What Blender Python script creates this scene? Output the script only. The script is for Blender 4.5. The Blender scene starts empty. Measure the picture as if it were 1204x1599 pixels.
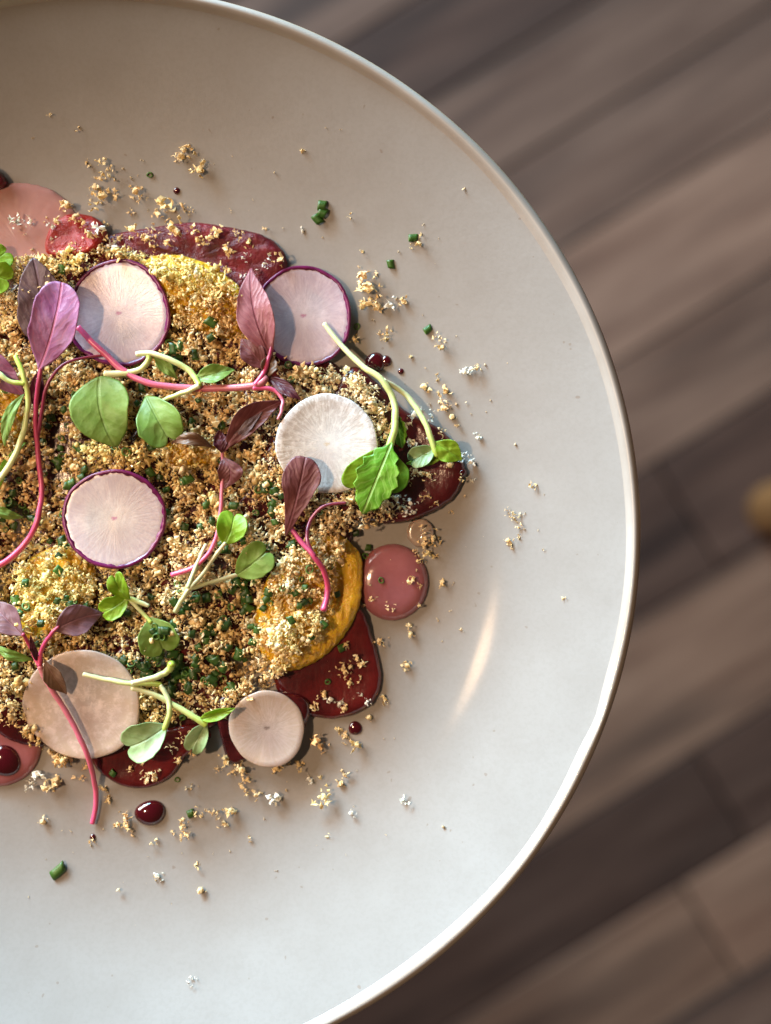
import bpy, bmesh, math, random
import numpy as np
from mathutils import Vector, Matrix, noise as mnoise
from mathutils.bvhtree import BVHTree

sc = bpy.context.scene
col = sc.collection
rng = np.random.default_rng(7)
random.seed(7)
R = math.radians

# ------------------------------------------------------------------ camera, world, lamps, exposure
TABLE = 0.75                         # height of the table top above the floor
RIM = TABLE + 0.030                  # top of the plate's lip
FPX = 2130.0                         # focal length in pixels of the 1204 x 1599 photograph
CAM = Vector((0.0753, 0.0056, RIM + 0.343))   # plate centre is the origin of x, y
cam_d = bpy.data.cameras.new("camera")
cam = bpy.data.objects.new("camera", cam_d); col.objects.link(cam)
cam.location = CAM
cam.rotation_euler = (0, 0, 0)       # straight down, +y is up in the picture
cam_d.sensor_fit = 'VERTICAL'; cam_d.sensor_height = 36.0
cam_d.lens = FPX / 1599.0 * 36.0
cam_d.clip_start = 0.01; cam_d.clip_end = 50
cam_d.dof.use_dof = True
cam_d.dof.focus_distance = 0.353
cam_d.dof.aperture_fstop = 5.8
sc.camera = cam

world = bpy.data.worlds.new("World"); sc.world = world; world.use_nodes = True
bg = world.node_tree.nodes['Background']
bg.inputs[0].default_value = (1.0, 0.74, 0.54, 1); bg.inputs[1].default_value = 0.075

def aim(o, target): o.rotation_euler = (Vector(target) - o.location).to_track_quat('-Z', 'Y').to_euler()
def polar(az, el, d): return Vector((d*math.cos(R(el))*math.cos(R(az)), d*math.cos(R(el))*math.sin(R(az)), TABLE + d*math.sin(R(el))))

wl = bpy.data.lights.new("window_light", 'AREA'); wl.shape = 'RECTANGLE'; wl.size = 1.3; wl.size_y = 1.1
wl.energy = 88; wl.color = (1.0, 0.94, 0.87)
wo = bpy.data.objects.new("window_light", wl); col.objects.link(wo); wo.location = polar(142, 16, 1.7); aim(wo, (0.03, 0, TABLE))
w2 = bpy.data.lights.new("blue_fill_light", 'AREA'); w2.shape = 'RECTANGLE'; w2.size = .9; w2.size_y = .8
w2.energy = 165; w2.color = (0.40, 0.75, 1.0)  # added low blue light that cools the plate's wall, no second window known
wo2 = bpy.data.objects.new("blue_fill_light", w2); col.objects.link(wo2); wo2.location = polar(120, 9.5, 1.8); aim(wo2, (0.03, 0, TABLE))
ll = bpy.data.lights.new("ceiling_lamp", 'SPOT'); ll.energy = 25.0; ll.color = (1.0, 0.66, 0.39); ll.shadow_soft_size = 0.024; ll.spot_size = R(25); ll.spot_blend = 1.0
lo = bpy.data.objects.new("ceiling_lamp", ll); col.objects.link(lo); lo.location = Vector((0.10, -0.035, TABLE)) + Vector((-.509, .087, .857))*0.95; aim(lo, (.035, -.005, TABLE))

sc.view_settings.view_transform = 'Standard'; sc.view_settings.look = 'None'
sc.view_settings.exposure = 0.0; sc.view_settings.gamma = 1.0
try: sc.view_settings.use_curve_mapping = False
except Exception: pass
sc.cycles.use_denoising = True
sc.cycles.max_bounces = 8

# ------------------------------------------------------------------ helpers
def W(px, py, z):
    d = CAM.z - z
    return CAM.x + (px - 602.0)/FPX*d, CAM.y - (py - 799.5)/FPX*d
PXM = 0.360/FPX                      # metres per photo pixel at the food

def mesh(name, v, f, mat, smooth=True):
    me = bpy.data.meshes.new(name); me.from_pydata([tuple(p) for p in v], [], [tuple(q) for q in f])
    if mat is not None: me.materials.append(mat)
    if smooth: me.polygons.foreach_set('use_smooth', [True]*len(me.polygons))
    me.update(); return me
def link(name, me, parent=None, loc=None):
    o = bpy.data.objects.new(name, me); col.objects.link(o)
    if parent is not None: o.parent = parent
    if loc is not None: o.location = loc
    return o
def tag(o, label=None, cat=None, group=None, kind=None):
    for k, v in (('label', label), ('category', cat), ('group', group), ('kind', kind)):
        if v: o[k] = v
    return o
def empty(name, loc=(0, 0, 0)):
    o = bpy.data.objects.new(name, None); o.empty_display_size = .01; col.objects.link(o); o.location = loc; return o

class NT:
    def __init__(s, name):
        s.m = bpy.data.materials.new(name); s.m.use_nodes = True
        s.t = s.m.node_tree; s.b = s.t.nodes['Principled BSDF']; s.out = s.t.nodes['Material Output']
    def n(s, typ, **kw):
        n = s.t.nodes.new(typ)
        for k, v in kw.items():
            if k.startswith('i_'):
                key = k[2:]; key = int(key) if key.isdigit() else key.replace('_', ' ')
                n.inputs[key].default_value = v
            else: setattr(n, k, v)
        return n
    def l(s, a, b): s.t.links.new(a, b)
    def set(s, **kw):
        for k, v in kw.items(): s.b.inputs[k.replace('_', ' ')].default_value = v
        return s
    def noise(s, vec, scale, detail=3, rough=.6):
        n = s.n('ShaderNodeTexNoise', i_Scale=scale, i_Detail=detail, i_Roughness=rough)
        if vec is not None: s.l(vec, n.inputs['Vector'])
        return n.outputs['Fac']
    def ramp(s, fac, stops):
        r = s.n('ShaderNodeValToRGB'); e = r.color_ramp.elements
        while len(e) < len(stops): e.new(.5)
        for k, (p, c) in enumerate(stops):
            e[k].position = p; e[k].color = (c, c, c, 1) if isinstance(c, (int, float)) else (*c, 1)
        s.l(fac, r.inputs['Fac']); return r.outputs['Color']
    def mix(s, fac, a, b, mode='MIX'):
        m = s.n('ShaderNodeMix', data_type='RGBA', blend_type=mode)
        for sock, v in ((m.inputs['Factor'], fac), (m.inputs['A'], a), (m.inputs['B'], b)):
            if isinstance(v, (int, float)): sock.default_value = v
            elif isinstance(v, tuple): sock.default_value = (*v, 1)
            else: s.l(v, sock)
        # colour sockets share names with the other types: use the RGBA ones
        m2 = [i for i in m.inputs if i.type == 'RGBA']
        for sock, v in zip(m2, (a, b)):
            if isinstance(v, tuple): sock.default_value = (*v, 1)
            elif not isinstance(v, (int, float)): s.l(v, sock)
        return [o for o in m.outputs if o.type == 'RGBA'][0]
    def math(s, op, a, b=None, clamp=False):
        m = s.n('ShaderNodeMath', operation=op, use_clamp=clamp)
        for i, v in ((0, a), (1, b)):
            if v is None: continue
            if isinstance(v, (int, float)): m.inputs[i].default_value = v
            else: s.l(v, m.inputs[i])
        return m.outputs[0]
    def bump(s, h, strength=.3, dist=.0003):
        b = s.n('ShaderNodeBump', i_Strength=strength, i_Distance=dist); s.l(h, b.inputs['Height'])
        s.l(b.outputs['Normal'], s.b.inputs['Normal']); return b
    def obj(s): return s.n('ShaderNodeTexCoord').outputs['Object']
    def base(s, c): s.l(c, s.b.inputs['Base Color'])

# ------------------------------------------------------------------ materials
def m_ceramic():
    t = NT('cream_glaze'); o = t.obj()
    a = t.noise(o, 45, 4); b = t.noise(o, 900, 2)
    sp = t.noise(o, 420, 1)
    c = t.mix(t.ramp(a, [(.3, 0.), (.7, 1.)]), (.262, .240, .222), (.290, .270, .254))
    c = t.mix(t.ramp(b, [(.45, 0.), (.62, .12)]), c, (.20, .18, .16))
    c = t.mix(t.ramp(sp, [(.765, 0.), (.785, .6)]), c, (.20, .15, .12))
    t.base(c); t.set(Roughness=.5, Specular_IOR_Level=.10, Coat_Weight=.018, Coat_Roughness=.08)
    t.bump(t.math('ADD', t.math('MULTIPLY', t.noise(o, 38, 2), 2.5), t.math('ADD', t.noise(o, 160, 3), t.math('MULTIPLY', t.noise(o, 1100, 2), .5))), .13, .0004)
    return t.m
def m_wood(name, c1, c2, c3, rough=.42, spec=.4):
    t = NT(name); tc = t.n('ShaderNodeTexCoord'); oi = t.n('ShaderNodeObjectInfo')
    mp = t.n('ShaderNodeMapping', i_Scale=(1.6, 16, 1)); t.l(tc.outputs['Object'], mp.inputs['Vector'])
    ad = t.n('ShaderNodeVectorMath', operation='ADD'); t.l(mp.outputs[0], ad.inputs[0])
    sc_ = t.n('ShaderNodeVectorMath', operation='SCALE', i_3=37.0); cb = t.n('ShaderNodeCombineXYZ')
    t.l(oi.outputs['Random'], cb.inputs[0]); t.l(oi.outputs['Random'], cb.inputs[1]); t.l(cb.outputs[0], sc_.inputs[0]); t.l(sc_.outputs[0], ad.inputs[1])
    g = t.noise(ad.outputs[0], 3.2, 6, .62); g2 = t.noise(ad.outputs[0], 1.1, 3)
    c = t.mix(t.ramp(g, [(.36, 0.), (.64, 1.)]), c1, c2)
    c = t.mix(t.ramp(g2, [(.48, 0.), (.66, .8)]), c, c3)
    mp2 = t.n('ShaderNodeMapping', i_Scale=(5, 11, 1)); t.l(ad.outputs[0], mp2.inputs['Vector'])
    kn = t.n('ShaderNodeTexVoronoi', i_Scale=1.0); mp3 = t.n('ShaderNodeMapping', i_Scale=(1.4, .42, 1)); t.l(ad.outputs[0], mp3.inputs['Vector']); t.l(mp3.outputs[0], kn.inputs['Vector'])
    c = t.mix(t.ramp(kn.outputs['Distance'], [(.06, .85), (.22, 0.)]), c, c3)
    c = t.mix(1.0, c, oi.outputs['Color'], 'MULTIPLY')
    t.base(c); t.set(Roughness=rough, Specular_IOR_Level=spec); t.bump(g, .2, .001)
    return t.m
def m_flesh(name, c_edge, c_core, fib, opaque=.25, core=None, sss=.35, mott=300):
    t = NT(name); o = t.obj()
    nv = t.n('ShaderNodeVectorMath', operation='NORMALIZE'); t.l(o, nv.inputs[0])
    ln = t.n('ShaderNodeVectorMath', operation='LENGTH'); t.l(o, ln.inputs[0])
    sv = t.n('ShaderNodeVectorMath', operation='SCALE', i_3=9.0); t.l(nv.outputs[0], sv.inputs[0])
    jit = t.n('ShaderNodeVectorMath', operation='SCALE', i_3=150.0); t.l(o, jit.inputs[0])
    ad = t.n('ShaderNodeVectorMath', operation='ADD'); t.l(sv.outputs[0], ad.inputs[0]); t.l(jit.outputs[0], ad.inputs[1])
    ray = t.noise(ad.outputs[0], 1.6, 4, .7)
    cloud = t.noise(o, mott, 5, .72)
    rad = t.math('DIVIDE', ln.outputs['Value'], .0135)
    c = t.mix(t.ramp(rad, [(.1, 1.), (.95, 0.)]), c_edge, c_core)
    c = t.mix(t.math('MULTIPLY', t.ramp(ray, [(.42, 0.), (.62, 1.)]), fib), c, tuple(min(.9, q*1.28 + .04) for q in c_core))
    c = t.mix(t.ramp(cloud, [(.48, 0.), (.64, opaque)]), c, tuple(min(.9, q*1.6 + .06) for q in c_core))
    und = t.noise(o, 75, 3, .5)
    c = t.mix(t.ramp(und, [(.42, 0.), (.68, .55)]), c, tuple(q*k for q, k in zip(c_core, (.72, .62, .60))))
    if core: c = t.mix(t.ramp(t.math('ADD', rad, t.math('MULTIPLY', t.math('SUBTRACT', cloud, .5), .3)), [(.015, .8), (.06, 0.)]), c, core)
    t.base(c); t.set(Roughness=.26, Subsurface_Weight=sss, Subsurface_Scale=.0012, Subsurface_Radius=(1, .7, .6), Specular_IOR_Level=.55)
    t.bump(t.math('ADD', ray, cloud), .22, .00025)
    return t.m
def m_plain(name, c, c2=None, scale=300, rough=.4, sss=0., coat=0., bump=.2, bd=.0003, spec=.5, sscale=.001, srad=(1, .4, .3)):
    t = NT(name); o = t.obj(); f = t.noise(o, scale, 4)
    t.base(t.mix(t.ramp(f, [(.35, 0.), (.68, 1.)]), c, c2 or c))
    t.set(Roughness=rough, Coat_Weight=coat, Coat_Roughness=.08, Specular_IOR_Level=spec)
    if sss: t.set(Subsurface_Weight=sss, Subsurface_Scale=sscale, Subsurface_Radius=srad)
    if bump: t.bump(f, bump, bd)
    return t.m
def m_fish(name, dark, red, pale, ang, rough=.34, cover=.28, grit=.5, coat=.45, spec=.5):
    t = NT(name); o = t.obj()
    mp = t.n('ShaderNodeMapping', i_Rotation=(0, 0, ang), i_Scale=(1, .16, 1)); t.l(o, mp.inputs['Vector'])
    st = t.noise(mp.outputs[0], 650, 3, .6); cl = t.noise(o, 120, 4)
    c = t.mix(t.ramp(cl, [(.35, 0.), (.7, 1.)]), dark, red)
    c = t.mix(t.ramp(st, [(.55, 0.), (.75, cover*.6)]), c, pale)
    t.base(c); t.set(Roughness=rough, Specular_IOR_Level=spec, Coat_Weight=coat, Coat_Roughness=.12, Subsurface_Weight=.2, Subsurface_Scale=.0008, Subsurface_Radius=(1, .15, .12))
    t.bump(t.math('ADD', t.math('MULTIPLY', st, .5), t.math('ADD', cl, t.math('MULTIPLY', t.noise(o, 800, 4, .7), grit))), .38, .0005)
    return t.m
def m_leaf(name, c, cb, vein, vs=.6, freq=7., trans=.38, rough=.42, slope=.9):
    t = NT(name); uv = t.n('ShaderNodeTexCoord'); sx = t.n('ShaderNodeSeparateXYZ'); t.l(uv.outputs['UV'], sx.inputs[0])
    u = sx.outputs[0]; v = t.math('ABSOLUTE', t.math('SUBTRACT', sx.outputs[1], .5))
    n = t.noise(uv.outputs['Object'], 700, 4, .65); n2 = t.noise(uv.outputs['Object'], 190, 2)
    col_ = t.mix(t.ramp(n2, [(.35, 0.), (.68, 1.)]), c, cb)
    col_ = t.mix(t.ramp(n, [(.5, 0.), (.72, .35)]), col_, tuple(x*.55 for x in c))
    wob = t.math('MULTIPLY', t.math('SUBTRACT', n2, .5), .35)
    ph = t.math('FRACT', t.math('MULTIPLY', t.math('ADD', t.math('SUBTRACT', u, t.math('MULTIPLY', v, slope)), wob), freq))
    lat = t.ramp(t.math('ABSOLUTE', t.math('SUBTRACT', ph, .5)), [(.0, 1.), (.10, 0.)])
    mid = t.ramp(v, [(.012, 1.), (.035, 0.)])
    ve = t.math('MAXIMUM', mid, t.math('MULTIPLY', lat, .6))
    col_ = t.mix(t.math('MULTIPLY', ve, vs), col_, vein)
    t.base(col_); t.set(Roughness=rough, Specular_IOR_Level=.45)
    pil = t.math('MULTIPLY', t.math('SINE', t.math('MULTIPLY', ph, 3.14159)), -.28)
    t.bump(t.math('ADD', t.math('ADD', t.math('MULTIPLY', mid, -.9), pil), t.math('MULTIPLY', n, .5)), .55, .00035)
    tr = t.n('ShaderNodeBsdfTranslucent'); t.l(col_, tr.inputs['Color'])
    ms = t.n('ShaderNodeMixShader', i_0=trans); t.l(t.b.outputs[0], ms.inputs[1]); t.l(tr.outputs[0], ms.inputs[2]); t.l(ms.outputs[0], t.out.inputs['Surface'])
    return t.m
def m_stem(name, c0, c1, rough=.32):
    t = NT(name); uv = t.n('ShaderNodeTexCoord'); sx = t.n('ShaderNodeSeparateXYZ'); t.l(uv.outputs['UV'], sx.inputs[0])
    n = t.noise(uv.outputs['Object'], 600, 3)
    c = t.mix(t.math('ADD', sx.outputs[0], t.math('MULTIPLY', t.math('SUBTRACT', n, .5), .5), True), c0, c1)
    t.base(c); t.set(Roughness=rough, Subsurface_Weight=.35, Subsurface_Scale=.0008, Subsurface_Radius=(1, .6, .4))
    t.bump(n, .2, .0002); return t.m
def m_crumb(name, attr):
    t = NT(name)
    if attr: c0 = t.n('ShaderNodeVertexColor', layer_name='Col').outputs['Color']
    else: c0 = t.n('ShaderNodeObjectInfo').outputs['Color']
    o = t.n('ShaderNodeTexCoord').outputs['Object'] if attr else t.n('ShaderNodeNewGeometry').outputs['Position']
    n = t.noise(o, 900, 3)
    c = t.mix(t.ramp(n, [(.35, .0), (.7, .4)]), c0, (.90, .76, .50)); 
    t.base(c); t.set(Roughness=.55, Specular_IOR_Level=.25); t.bump(n, .15, .0002)
    tr = t.n('ShaderNodeBsdfTranslucent'); t.l(c, tr.inputs['Color'])
    ms = t.n('ShaderNodeMixShader', i_0=.22); t.l(t.b.outputs[0], ms.inputs[1]); t.l(tr.outputs[0], ms.inputs[2]); t.l(ms.outputs[0], t.out.inputs['Surface'])
    return t.m
def m_chive():
    t = NT('chive_green'); g = t.n('ShaderNodeNewGeometry'); oi = t.n('ShaderNodeObjectInfo')
    n = t.noise(t.obj(), 1500, 2)
    c = t.mix(t.ramp(n, [(.3, 0.), (.7, 1.)]), (.020, .058, .008), (.040, .115, .014))
    c = t.mix(oi.outputs['Random'], c, (.05, .17, .03)) if False else c
    c = t.mix(1., c, oi.outputs['Color'], 'MULTIPLY')
    t.base(c); t.set(Roughness=.38, Specular_IOR_Level=.45); t.bump(n, .2, .0002); return t.m

def m_citrus():
    t = NT('citrus_flesh'); o = t.obj()
    mp = t.n('ShaderNodeMapping', i_Rotation=(0, 0, .5), i_Scale=(1, .34, 1)); t.l(o, mp.inputs['Vector'])
    vo = t.n('ShaderNodeTexVoronoi', feature='SMOOTH_F1', i_Scale=620.0); t.l(mp.outputs[0], vo.inputs['Vector'])
    d = vo.outputs['Distance']; cl = t.noise(o, 160, 3)
    c = t.mix(t.ramp(cl, [(.3, 0.), (.7, 1.)]), (.54, .27, .008), (.74, .44, .018))
    c = t.mix(t.ramp(d, [(.25, 0.), (.6, .4)]), c, (.86, .56, .05))
    t.base(c); t.set(Roughness=.3, Coat_Weight=.25, Coat_Roughness=.12, Subsurface_Weight=.6, Subsurface_Scale=.002, Subsurface_Radius=(1, .6, .1))
    t.bump(t.math('ADD', t.math('MULTIPLY', d, -1.), t.math('MULTIPLY', t.noise(o, 1300, 2), .35)), 1., .0013)
    return t.m
M = {}
M['plate'] = m_ceramic()
M['lip'] = m_plain('tan_lip_glaze', (.30, .252, .215), (.345, .30, .265), 60, .3, bump=.1, coat=.3)
M['clay'] = m_plain('brown_clay_edge', (.56, .35, .20), (.64, .43, .27), 90, .35, bump=.15, coat=.2)
M['floor'] = m_wood('walnut_plank', (.086, .043, .028), (.152, .083, .055), (.028, .0155, .012), .7, .12)
M['table'] = m_wood('dark_table_wood', (.10, .06, .04), (.16, .1, .065), (.05, .03, .025))
M['stool'] = m_wood('amber_wood', (.085, .034, .010), (.13, .055, .017), (.05, .02, .006))
M['rad_p'] = m_flesh('radish_flesh', (.41, .305, .36), (.47, .385, .41), .35, .3, core=(.30, .05, .16))
M['rad_p2'] = m_flesh('radish_flesh_cream', (.48, .375, .40), (.55, .46, .42), .35, .3, core=(.38, .06, .19))
M['rad_w'] = m_flesh('white_radish_flesh', (.45, .385, .33), (.70, .72, .75), .6, .9, core=(.62, .48, .30), sss=.12, mott=620)
M['rad_d'] = m_flesh('daikon_flesh', (.56, .44, .345), (.43, .345, .315), .25, .75, sss=.25, mott=340)
M['rad_t'] = m_flesh('turnip_flesh', (.54, .42, .315), (.39, .305, .27), .8, .3, core=(.10, .06, .05), sss=.25)
M['skin'] = m_plain('radish_skin', (.085, .004, .042), (.17, .012, .085), 500, .3, bump=.3)
M['fish'] = m_fish('dark_red_fish', (.038, .003, .005), (.092, .007, .009), (.16, .04, .04), .5, .2, .2, .35, .6)
M['fish2'] = m_fish('red_fish', (.060, .004, .006), (.140, .010, .010), (.25, .055, .05), -.7, .2, .2, .35, .6)
M['fish3'] = m_fish('wine_fish', (.055, .003, .008), (.19, .010, .018), (.36, .09, .10), .2, .3, .25, 5., .12, .35)
M['chunk'] = m_fish('bright_red_fish', (.20, .008, .007), (.40, .025, .016), (.55, .16, .12), .8, .32, .2, 4., .1, .3)
M['citrus'] = m_citrus()
M['gel'] = m_plain('pink_gel', (.27, .088, .098), (.33, .115, .125), 160, .16, .35, .6, .12)
M['gel2'] = m_plain('pale_pink_gel', (0.361, 0.185, 0.172), (0.43, 0.228, 0.211), 160, .18, .35, .6, .1)
M['pale'] = m_plain('pale_shallot', (.30, .225, .175), (.37, .28, .22), 260, .25, .4, .4, .2)
M['drop'] = m_plain('wine_drop', (.045, .001, .004), (.06, .002, .006), 100, .08, 0, 1., 0)
M['crumb_bed'] = m_crumb('crumb_bed_gold', True)
M['crumb'] = m_crumb('crumb_gold', False)
M['chive'] = m_chive(); M['chive_in'] = m_plain('chive_cut_green', (.055, .14, .018), (.11, .22, .035), 1500, .4, bump=.1)
M['am_pink'] = m_leaf('amaranth_magenta', (0.344, 0.103, 0.249), (0.447, 0.215, 0.378), (0.602, 0.172, 0.292), .8, 6.5)
M['am_rose'] = m_leaf('amaranth_rose', (0.378, 0.112, 0.129), (0.499, 0.215, 0.224), (0.241, 0.0344, 0.0559), .6, 8)
M['am_grey'] = m_leaf('amaranth_mauve_grey', (0.116, 0.0645, 0.0731), (0.189, 0.112, 0.125), (0.344, 0.206, 0.241), .4, 6)
M['am_maroon'] = m_leaf('amaranth_maroon', (.150, .040, .042), (.235, .080, .078), (.36, .13, .155), .5, 7)
M['am_dark'] = m_leaf('amaranth_dark', (0.0645, 0.0086, 0.0172), (0.103, 0.0172, 0.0301), (0.172, 0.0344, 0.0516), .5, 6)
M['am_brown'] = m_leaf('amaranth_bronze', (0.172, 0.086, 0.0473), (0.232, 0.129, 0.0731), (0.31, 0.146, 0.12), .4, 5)
M['am_mauve'] = m_leaf('amaranth_mauve', (0.206, 0.0946, 0.112), (0.284, 0.146, 0.163), (0.396, 0.189, 0.224), .6, 5)
M['gr_lime'] = m_leaf('sprout_lime', (0.215, 0.387, 0.0129), (0.31, 0.482, 0.0344), (0.404, 0.533, 0.12), .2, 4, .42)
M['gr_mid'] = m_leaf('sprout_green', (0.189, 0.318, 0.0473), (0.275, 0.413, 0.0946), (0.361, 0.482, 0.189), .18, 4, .42)
M['gr_pale'] = m_leaf('sprout_pale_green', (0.284, 0.43, 0.172), (0.387, 0.516, 0.258), (0.473, 0.585, 0.361), .3, 4, .3)
M['gr_true'] = m_leaf('sprout_true_leaf', (0.103, 0.284, 0.0129), (0.172, 0.378, 0.0258), (0.396, 0.55, 0.155), .6, 6, .25)
M['st_pink'] = m_stem('stem_pink', (0.619, 0.0817, 0.181), (0.284, 0.0301, 0.0731))
M['st_rose'] = m_stem('stem_rose', (0.636, 0.086, 0.206), (0.473, 0.172, 0.189))
M['st_wine'] = m_stem('stem_wine', (0.172, 0.0172, 0.043), (0.258, 0.043, 0.0774))
M['st_green'] = m_stem('stem_green', (0.705, 0.714, 0.447), (0.413, 0.55, 0.0774))
M['st_pale'] = m_stem('stem_straw', (0.533, 0.473, 0.284), (0.482, 0.533, 0.284))

# ------------------------------------------------------------------ the setting: floor of planks
floor = mesh('floor', [(-2.2, -2.2, -.02), (2.2, -2.2, -.02), (2.2, 2.2, -.02), (-2.2, 2.2, -.02)], [(0, 1, 2, 3)],
             m_plain('subfloor', (.02, .015, .012), rough=.9, bump=0), False)
floor = link('floor', floor); tag(floor, kind='structure')
ANG = R(31.5); ca, sa = math.cos(ANG), math.sin(ANG)
def pbox(L, Wd, T, bev=.0016):
    bm = bmesh.new(); bmesh.ops.create_cube(bm, size=1)
    for v in bm.verts: v.co = Vector((v.co.x*L, v.co.y*Wd, v.co.z*T - T/2))
    bmesh.ops.bevel(bm, geom=[e for e in bm.edges if all(v.co.z > -T*.3 for v in e.verts)], offset=.0008, segments=1, affect='EDGES')
    me = bpy.data.meshes.new('plank'); bm.to_mesh(me); bm.free(); me.materials.append(M['floor']); return me
def perp_at(y_px):                   # distance across the boards of the point where a joint meets the right edge of the picture
    x, y = W(1204, y_px, 0); return -x*sa + y*ca
rows = [(-900, None), (-700, 1), (-520, 0), (-345, 1), (-170, 0), (10, 1), (190, 1), (420, 2), (612, 2), (842, 0), (1100, 3), (1295, 0), (1500, 3), (1700, 1), (1900, 2), (2100, 0), (2300, 1)]
tones = {0: (.38, .34, .35), 1: (.70, .68, .70), 2: (1.0, .96, .96), 3: (1.12, 1.05, 1.0)}
rnd = random.Random(5)
for (y0, _), (y1, tn) in zip(rows, rows[1:]):
    b, a = perp_at(y0), perp_at(y1); wd = b - a - .0022; mid = (a + b)/2
    s = -1.5 + rnd.random()*.4
    if y1 == 612: s = -1.50 + .123
    while s < 1.5:
        L = rnd.choice([.55, .7, .85, 1.0]) if y1 != 612 else .47
        me = pbox(L - .002, wd, .018)
        o = link('plank', me, floor)
        c = s + L/2; o.location = (c*ca - mid*sa, c*sa + mid*ca, 0); o.rotation_euler = (0, 0, ANG)
        k = rnd.uniform(.86, 1.1) if tn else rnd.uniform(.85, 1.15)
        o.color = tuple(min(1.6, q*k) for q in tones[tn]) + (1,)
        s += L

# table (its edge lies beneath the plate) and a stool whose foot shows
def tube_pts(pts, rad, n=10, caps=True):
    P = [Vector(p) for p in pts]; v = []; f = []
    up = Vector((0, 0, 1))
    for i, p in enumerate(P):
        d = (P[min(i+1, len(P)-1)] - P[max(i-1, 0)]).normalized()
        a = d.cross(up); a = a.normalized() if a.length > 1e-4 else Vector((1, 0, 0)); b = a.cross(d)
        for k in range(n):
            t = 2*math.pi*k/n; v.append(p + (a*math.cos(t) + b*math.sin(t))*rad[i])
    for i in range(len(P)-1):
        for k in range(n): f.append((i*n+k, i*n+(k+1) % n, (i+1)*n+(k+1) % n, (i+1)*n+k))
    if caps:
        for i, pt, flip in ((0, P[0] - (P[1]-P[0]).normalized()*rad[0]*.4, 1), (len(P)-1, P[-1] + (P[-1]-P[-2]).normalized()*rad[-1]*.4, 0)):
            c = len(v); v.append(pt)
            for k in range(n):
                q = (i*n+k, i*n+(k+1) % n, c); f.append(q[::-1] if flip else q)
    return v, f
def disc_profile(sv, n, mat, name):
    V, F = [], []
    for r, z in sv:
        for k in range(n): V.append((r*math.cos(2*k*math.pi/n), r*math.sin(2*k*math.pi/n), z))
    for i in range(len(sv)-1):
        for k in range(n): F.append((i*n+k, i*n+(k+1) % n, (i+1)*n+(k+1) % n, (i+1)*n+k))
    return mesh(name, V, F, mat)
tab = empty('table', (-.13, 0, 0)); tag(tab, 'small round dark wooden pedestal table hidden beneath the plate', 'table')
link('table_top', disc_profile([(.0003, TABLE), (.150, TABLE), (.1535, TABLE-.002), (.155, TABLE-.006), (.155, TABLE-.018), (.152, TABLE-.023), (.0003, TABLE-.024)], 64, M['table'], 'table_top'), tab)
link('column', disc_profile([(.030, TABLE-.023), (.024, TABLE-.06), (.02, .4), (.024, .08), (.034, .028)], 32, M['table'], 'column'), tab)
link('foot', disc_profile([(.0003, .030), (.036, .030), (.06, .024), (.15, .012), (.165, .006), (.165, 0)], 64, M['table'], 'foot'), tab)
fx, fy = W(1213, 796, .02)
st = empty('stool', (fx + .20, fy, 0)); tag(st, 'amber brown wooden stool with a rounded foot standing on the floor', 'stool')
sv = [(0.0, .455), (.12, .455), (.148, .45), (.155, .44), (.155, .432), (.145, .424), (0, .424)]
V, F = [], []
for r, z in sv:
    for k in range(48): V.append((r*math.cos(k*math.pi/24), r*math.sin(k*math.pi/24), z))
for i in range(len(sv)-1):
    for k in range(48): F.append((i*48+k, i*48+(k+1) % 48, (i+1)*48+(k+1) % 48, (i+1)*48+k))
link('seat', mesh('seat', V, F, M['stool']), st)
for k in range(4):
    a = math.pi + k*math.pi/2; d = Vector((math.cos(a), math.sin(a), 0))
    pts = [d*(.20 - .10*t) + Vector((0, 0, .432*t)) for t in (0, .03, .3, .6, 1)]
    link('leg', mesh('leg', *tube_pts(pts, [.021, .024, .022, .02, .017], 20), M['stool']), st)
    e = math.pi + (k+1)*math.pi/2; d2 = Vector((math.cos(e), math.sin(e), 0))
    link('rung', mesh('rung', *tube_pts([d*.165 + Vector((0, 0, .15)), d2*.165 + Vector((0, 0, .15))], [.008, .008], 10), M['stool']), st)

# ------------------------------------------------------------------ the plate
RP = .1402
_RR = np.linspace(0, .15, 601); _T = np.clip((_RR - .072)/.052, 0, 1)
_SL = 0.012 + .45*_T*_T*(3 - 2*_T)        # flat well, a tight curve, then a straight sloping wall
_ZZ = np.concatenate([[0], np.cumsum((_SL[1:] + _SL[:-1])/2*np.diff(_RR))])
def zp(r):                           # inner surface of the plate (metres, world z)
    r = np.asarray(r, float)
    return TABLE + .0065 + np.interp(r, _RR, _ZZ)
def lathe(prof, n, wob, mat, name):
    v = []; f = []
    for (r, z) in prof:
        for k in range(n):
            a = 2*math.pi*k/n; w = wob(a, r)
            v.append(((r + w)*math.cos(a), (r + w)*math.sin(a), z + w*.3))
    for i in range(len(prof)-1):
        for k in range(n): f.append((i*n+k, i*n+(k+1) % n, (i+1)*n+(k+1) % n, (i+1)*n+k))
    return mesh(name, v, f, mat)
def wob(a, r):
    g = max(0., (r - .11)/.03)
    return g*(.00022*math.sin(3*a + 1) + .00018*mnoise.noise((math.cos(a)*3, math.sin(a)*3, 2.)))
def wob_lip(a, r):                   # the hand-finished crease inside the lip wanders
    g = max(0., 1 - abs(r - .1362)/.003)
    return wob(a, r) + g*(.0011*mnoise.noise((math.cos(a)*2.2, math.sin(a)*2.2, 7.)) + .0008*math.exp(-((a - (2*math.pi - R(20)))/.045)**2))
plate = empty('plate', (0, 0, TABLE)); tag(plate, 'large cream glazed stoneware plate with a rounded lip', 'plate')
inner = [(.0004, float(zp(0)))] + [(r, float(zp(r))) for r in np.linspace(.006, .1362, 44)]
ze = inner[-1][1]
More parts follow.
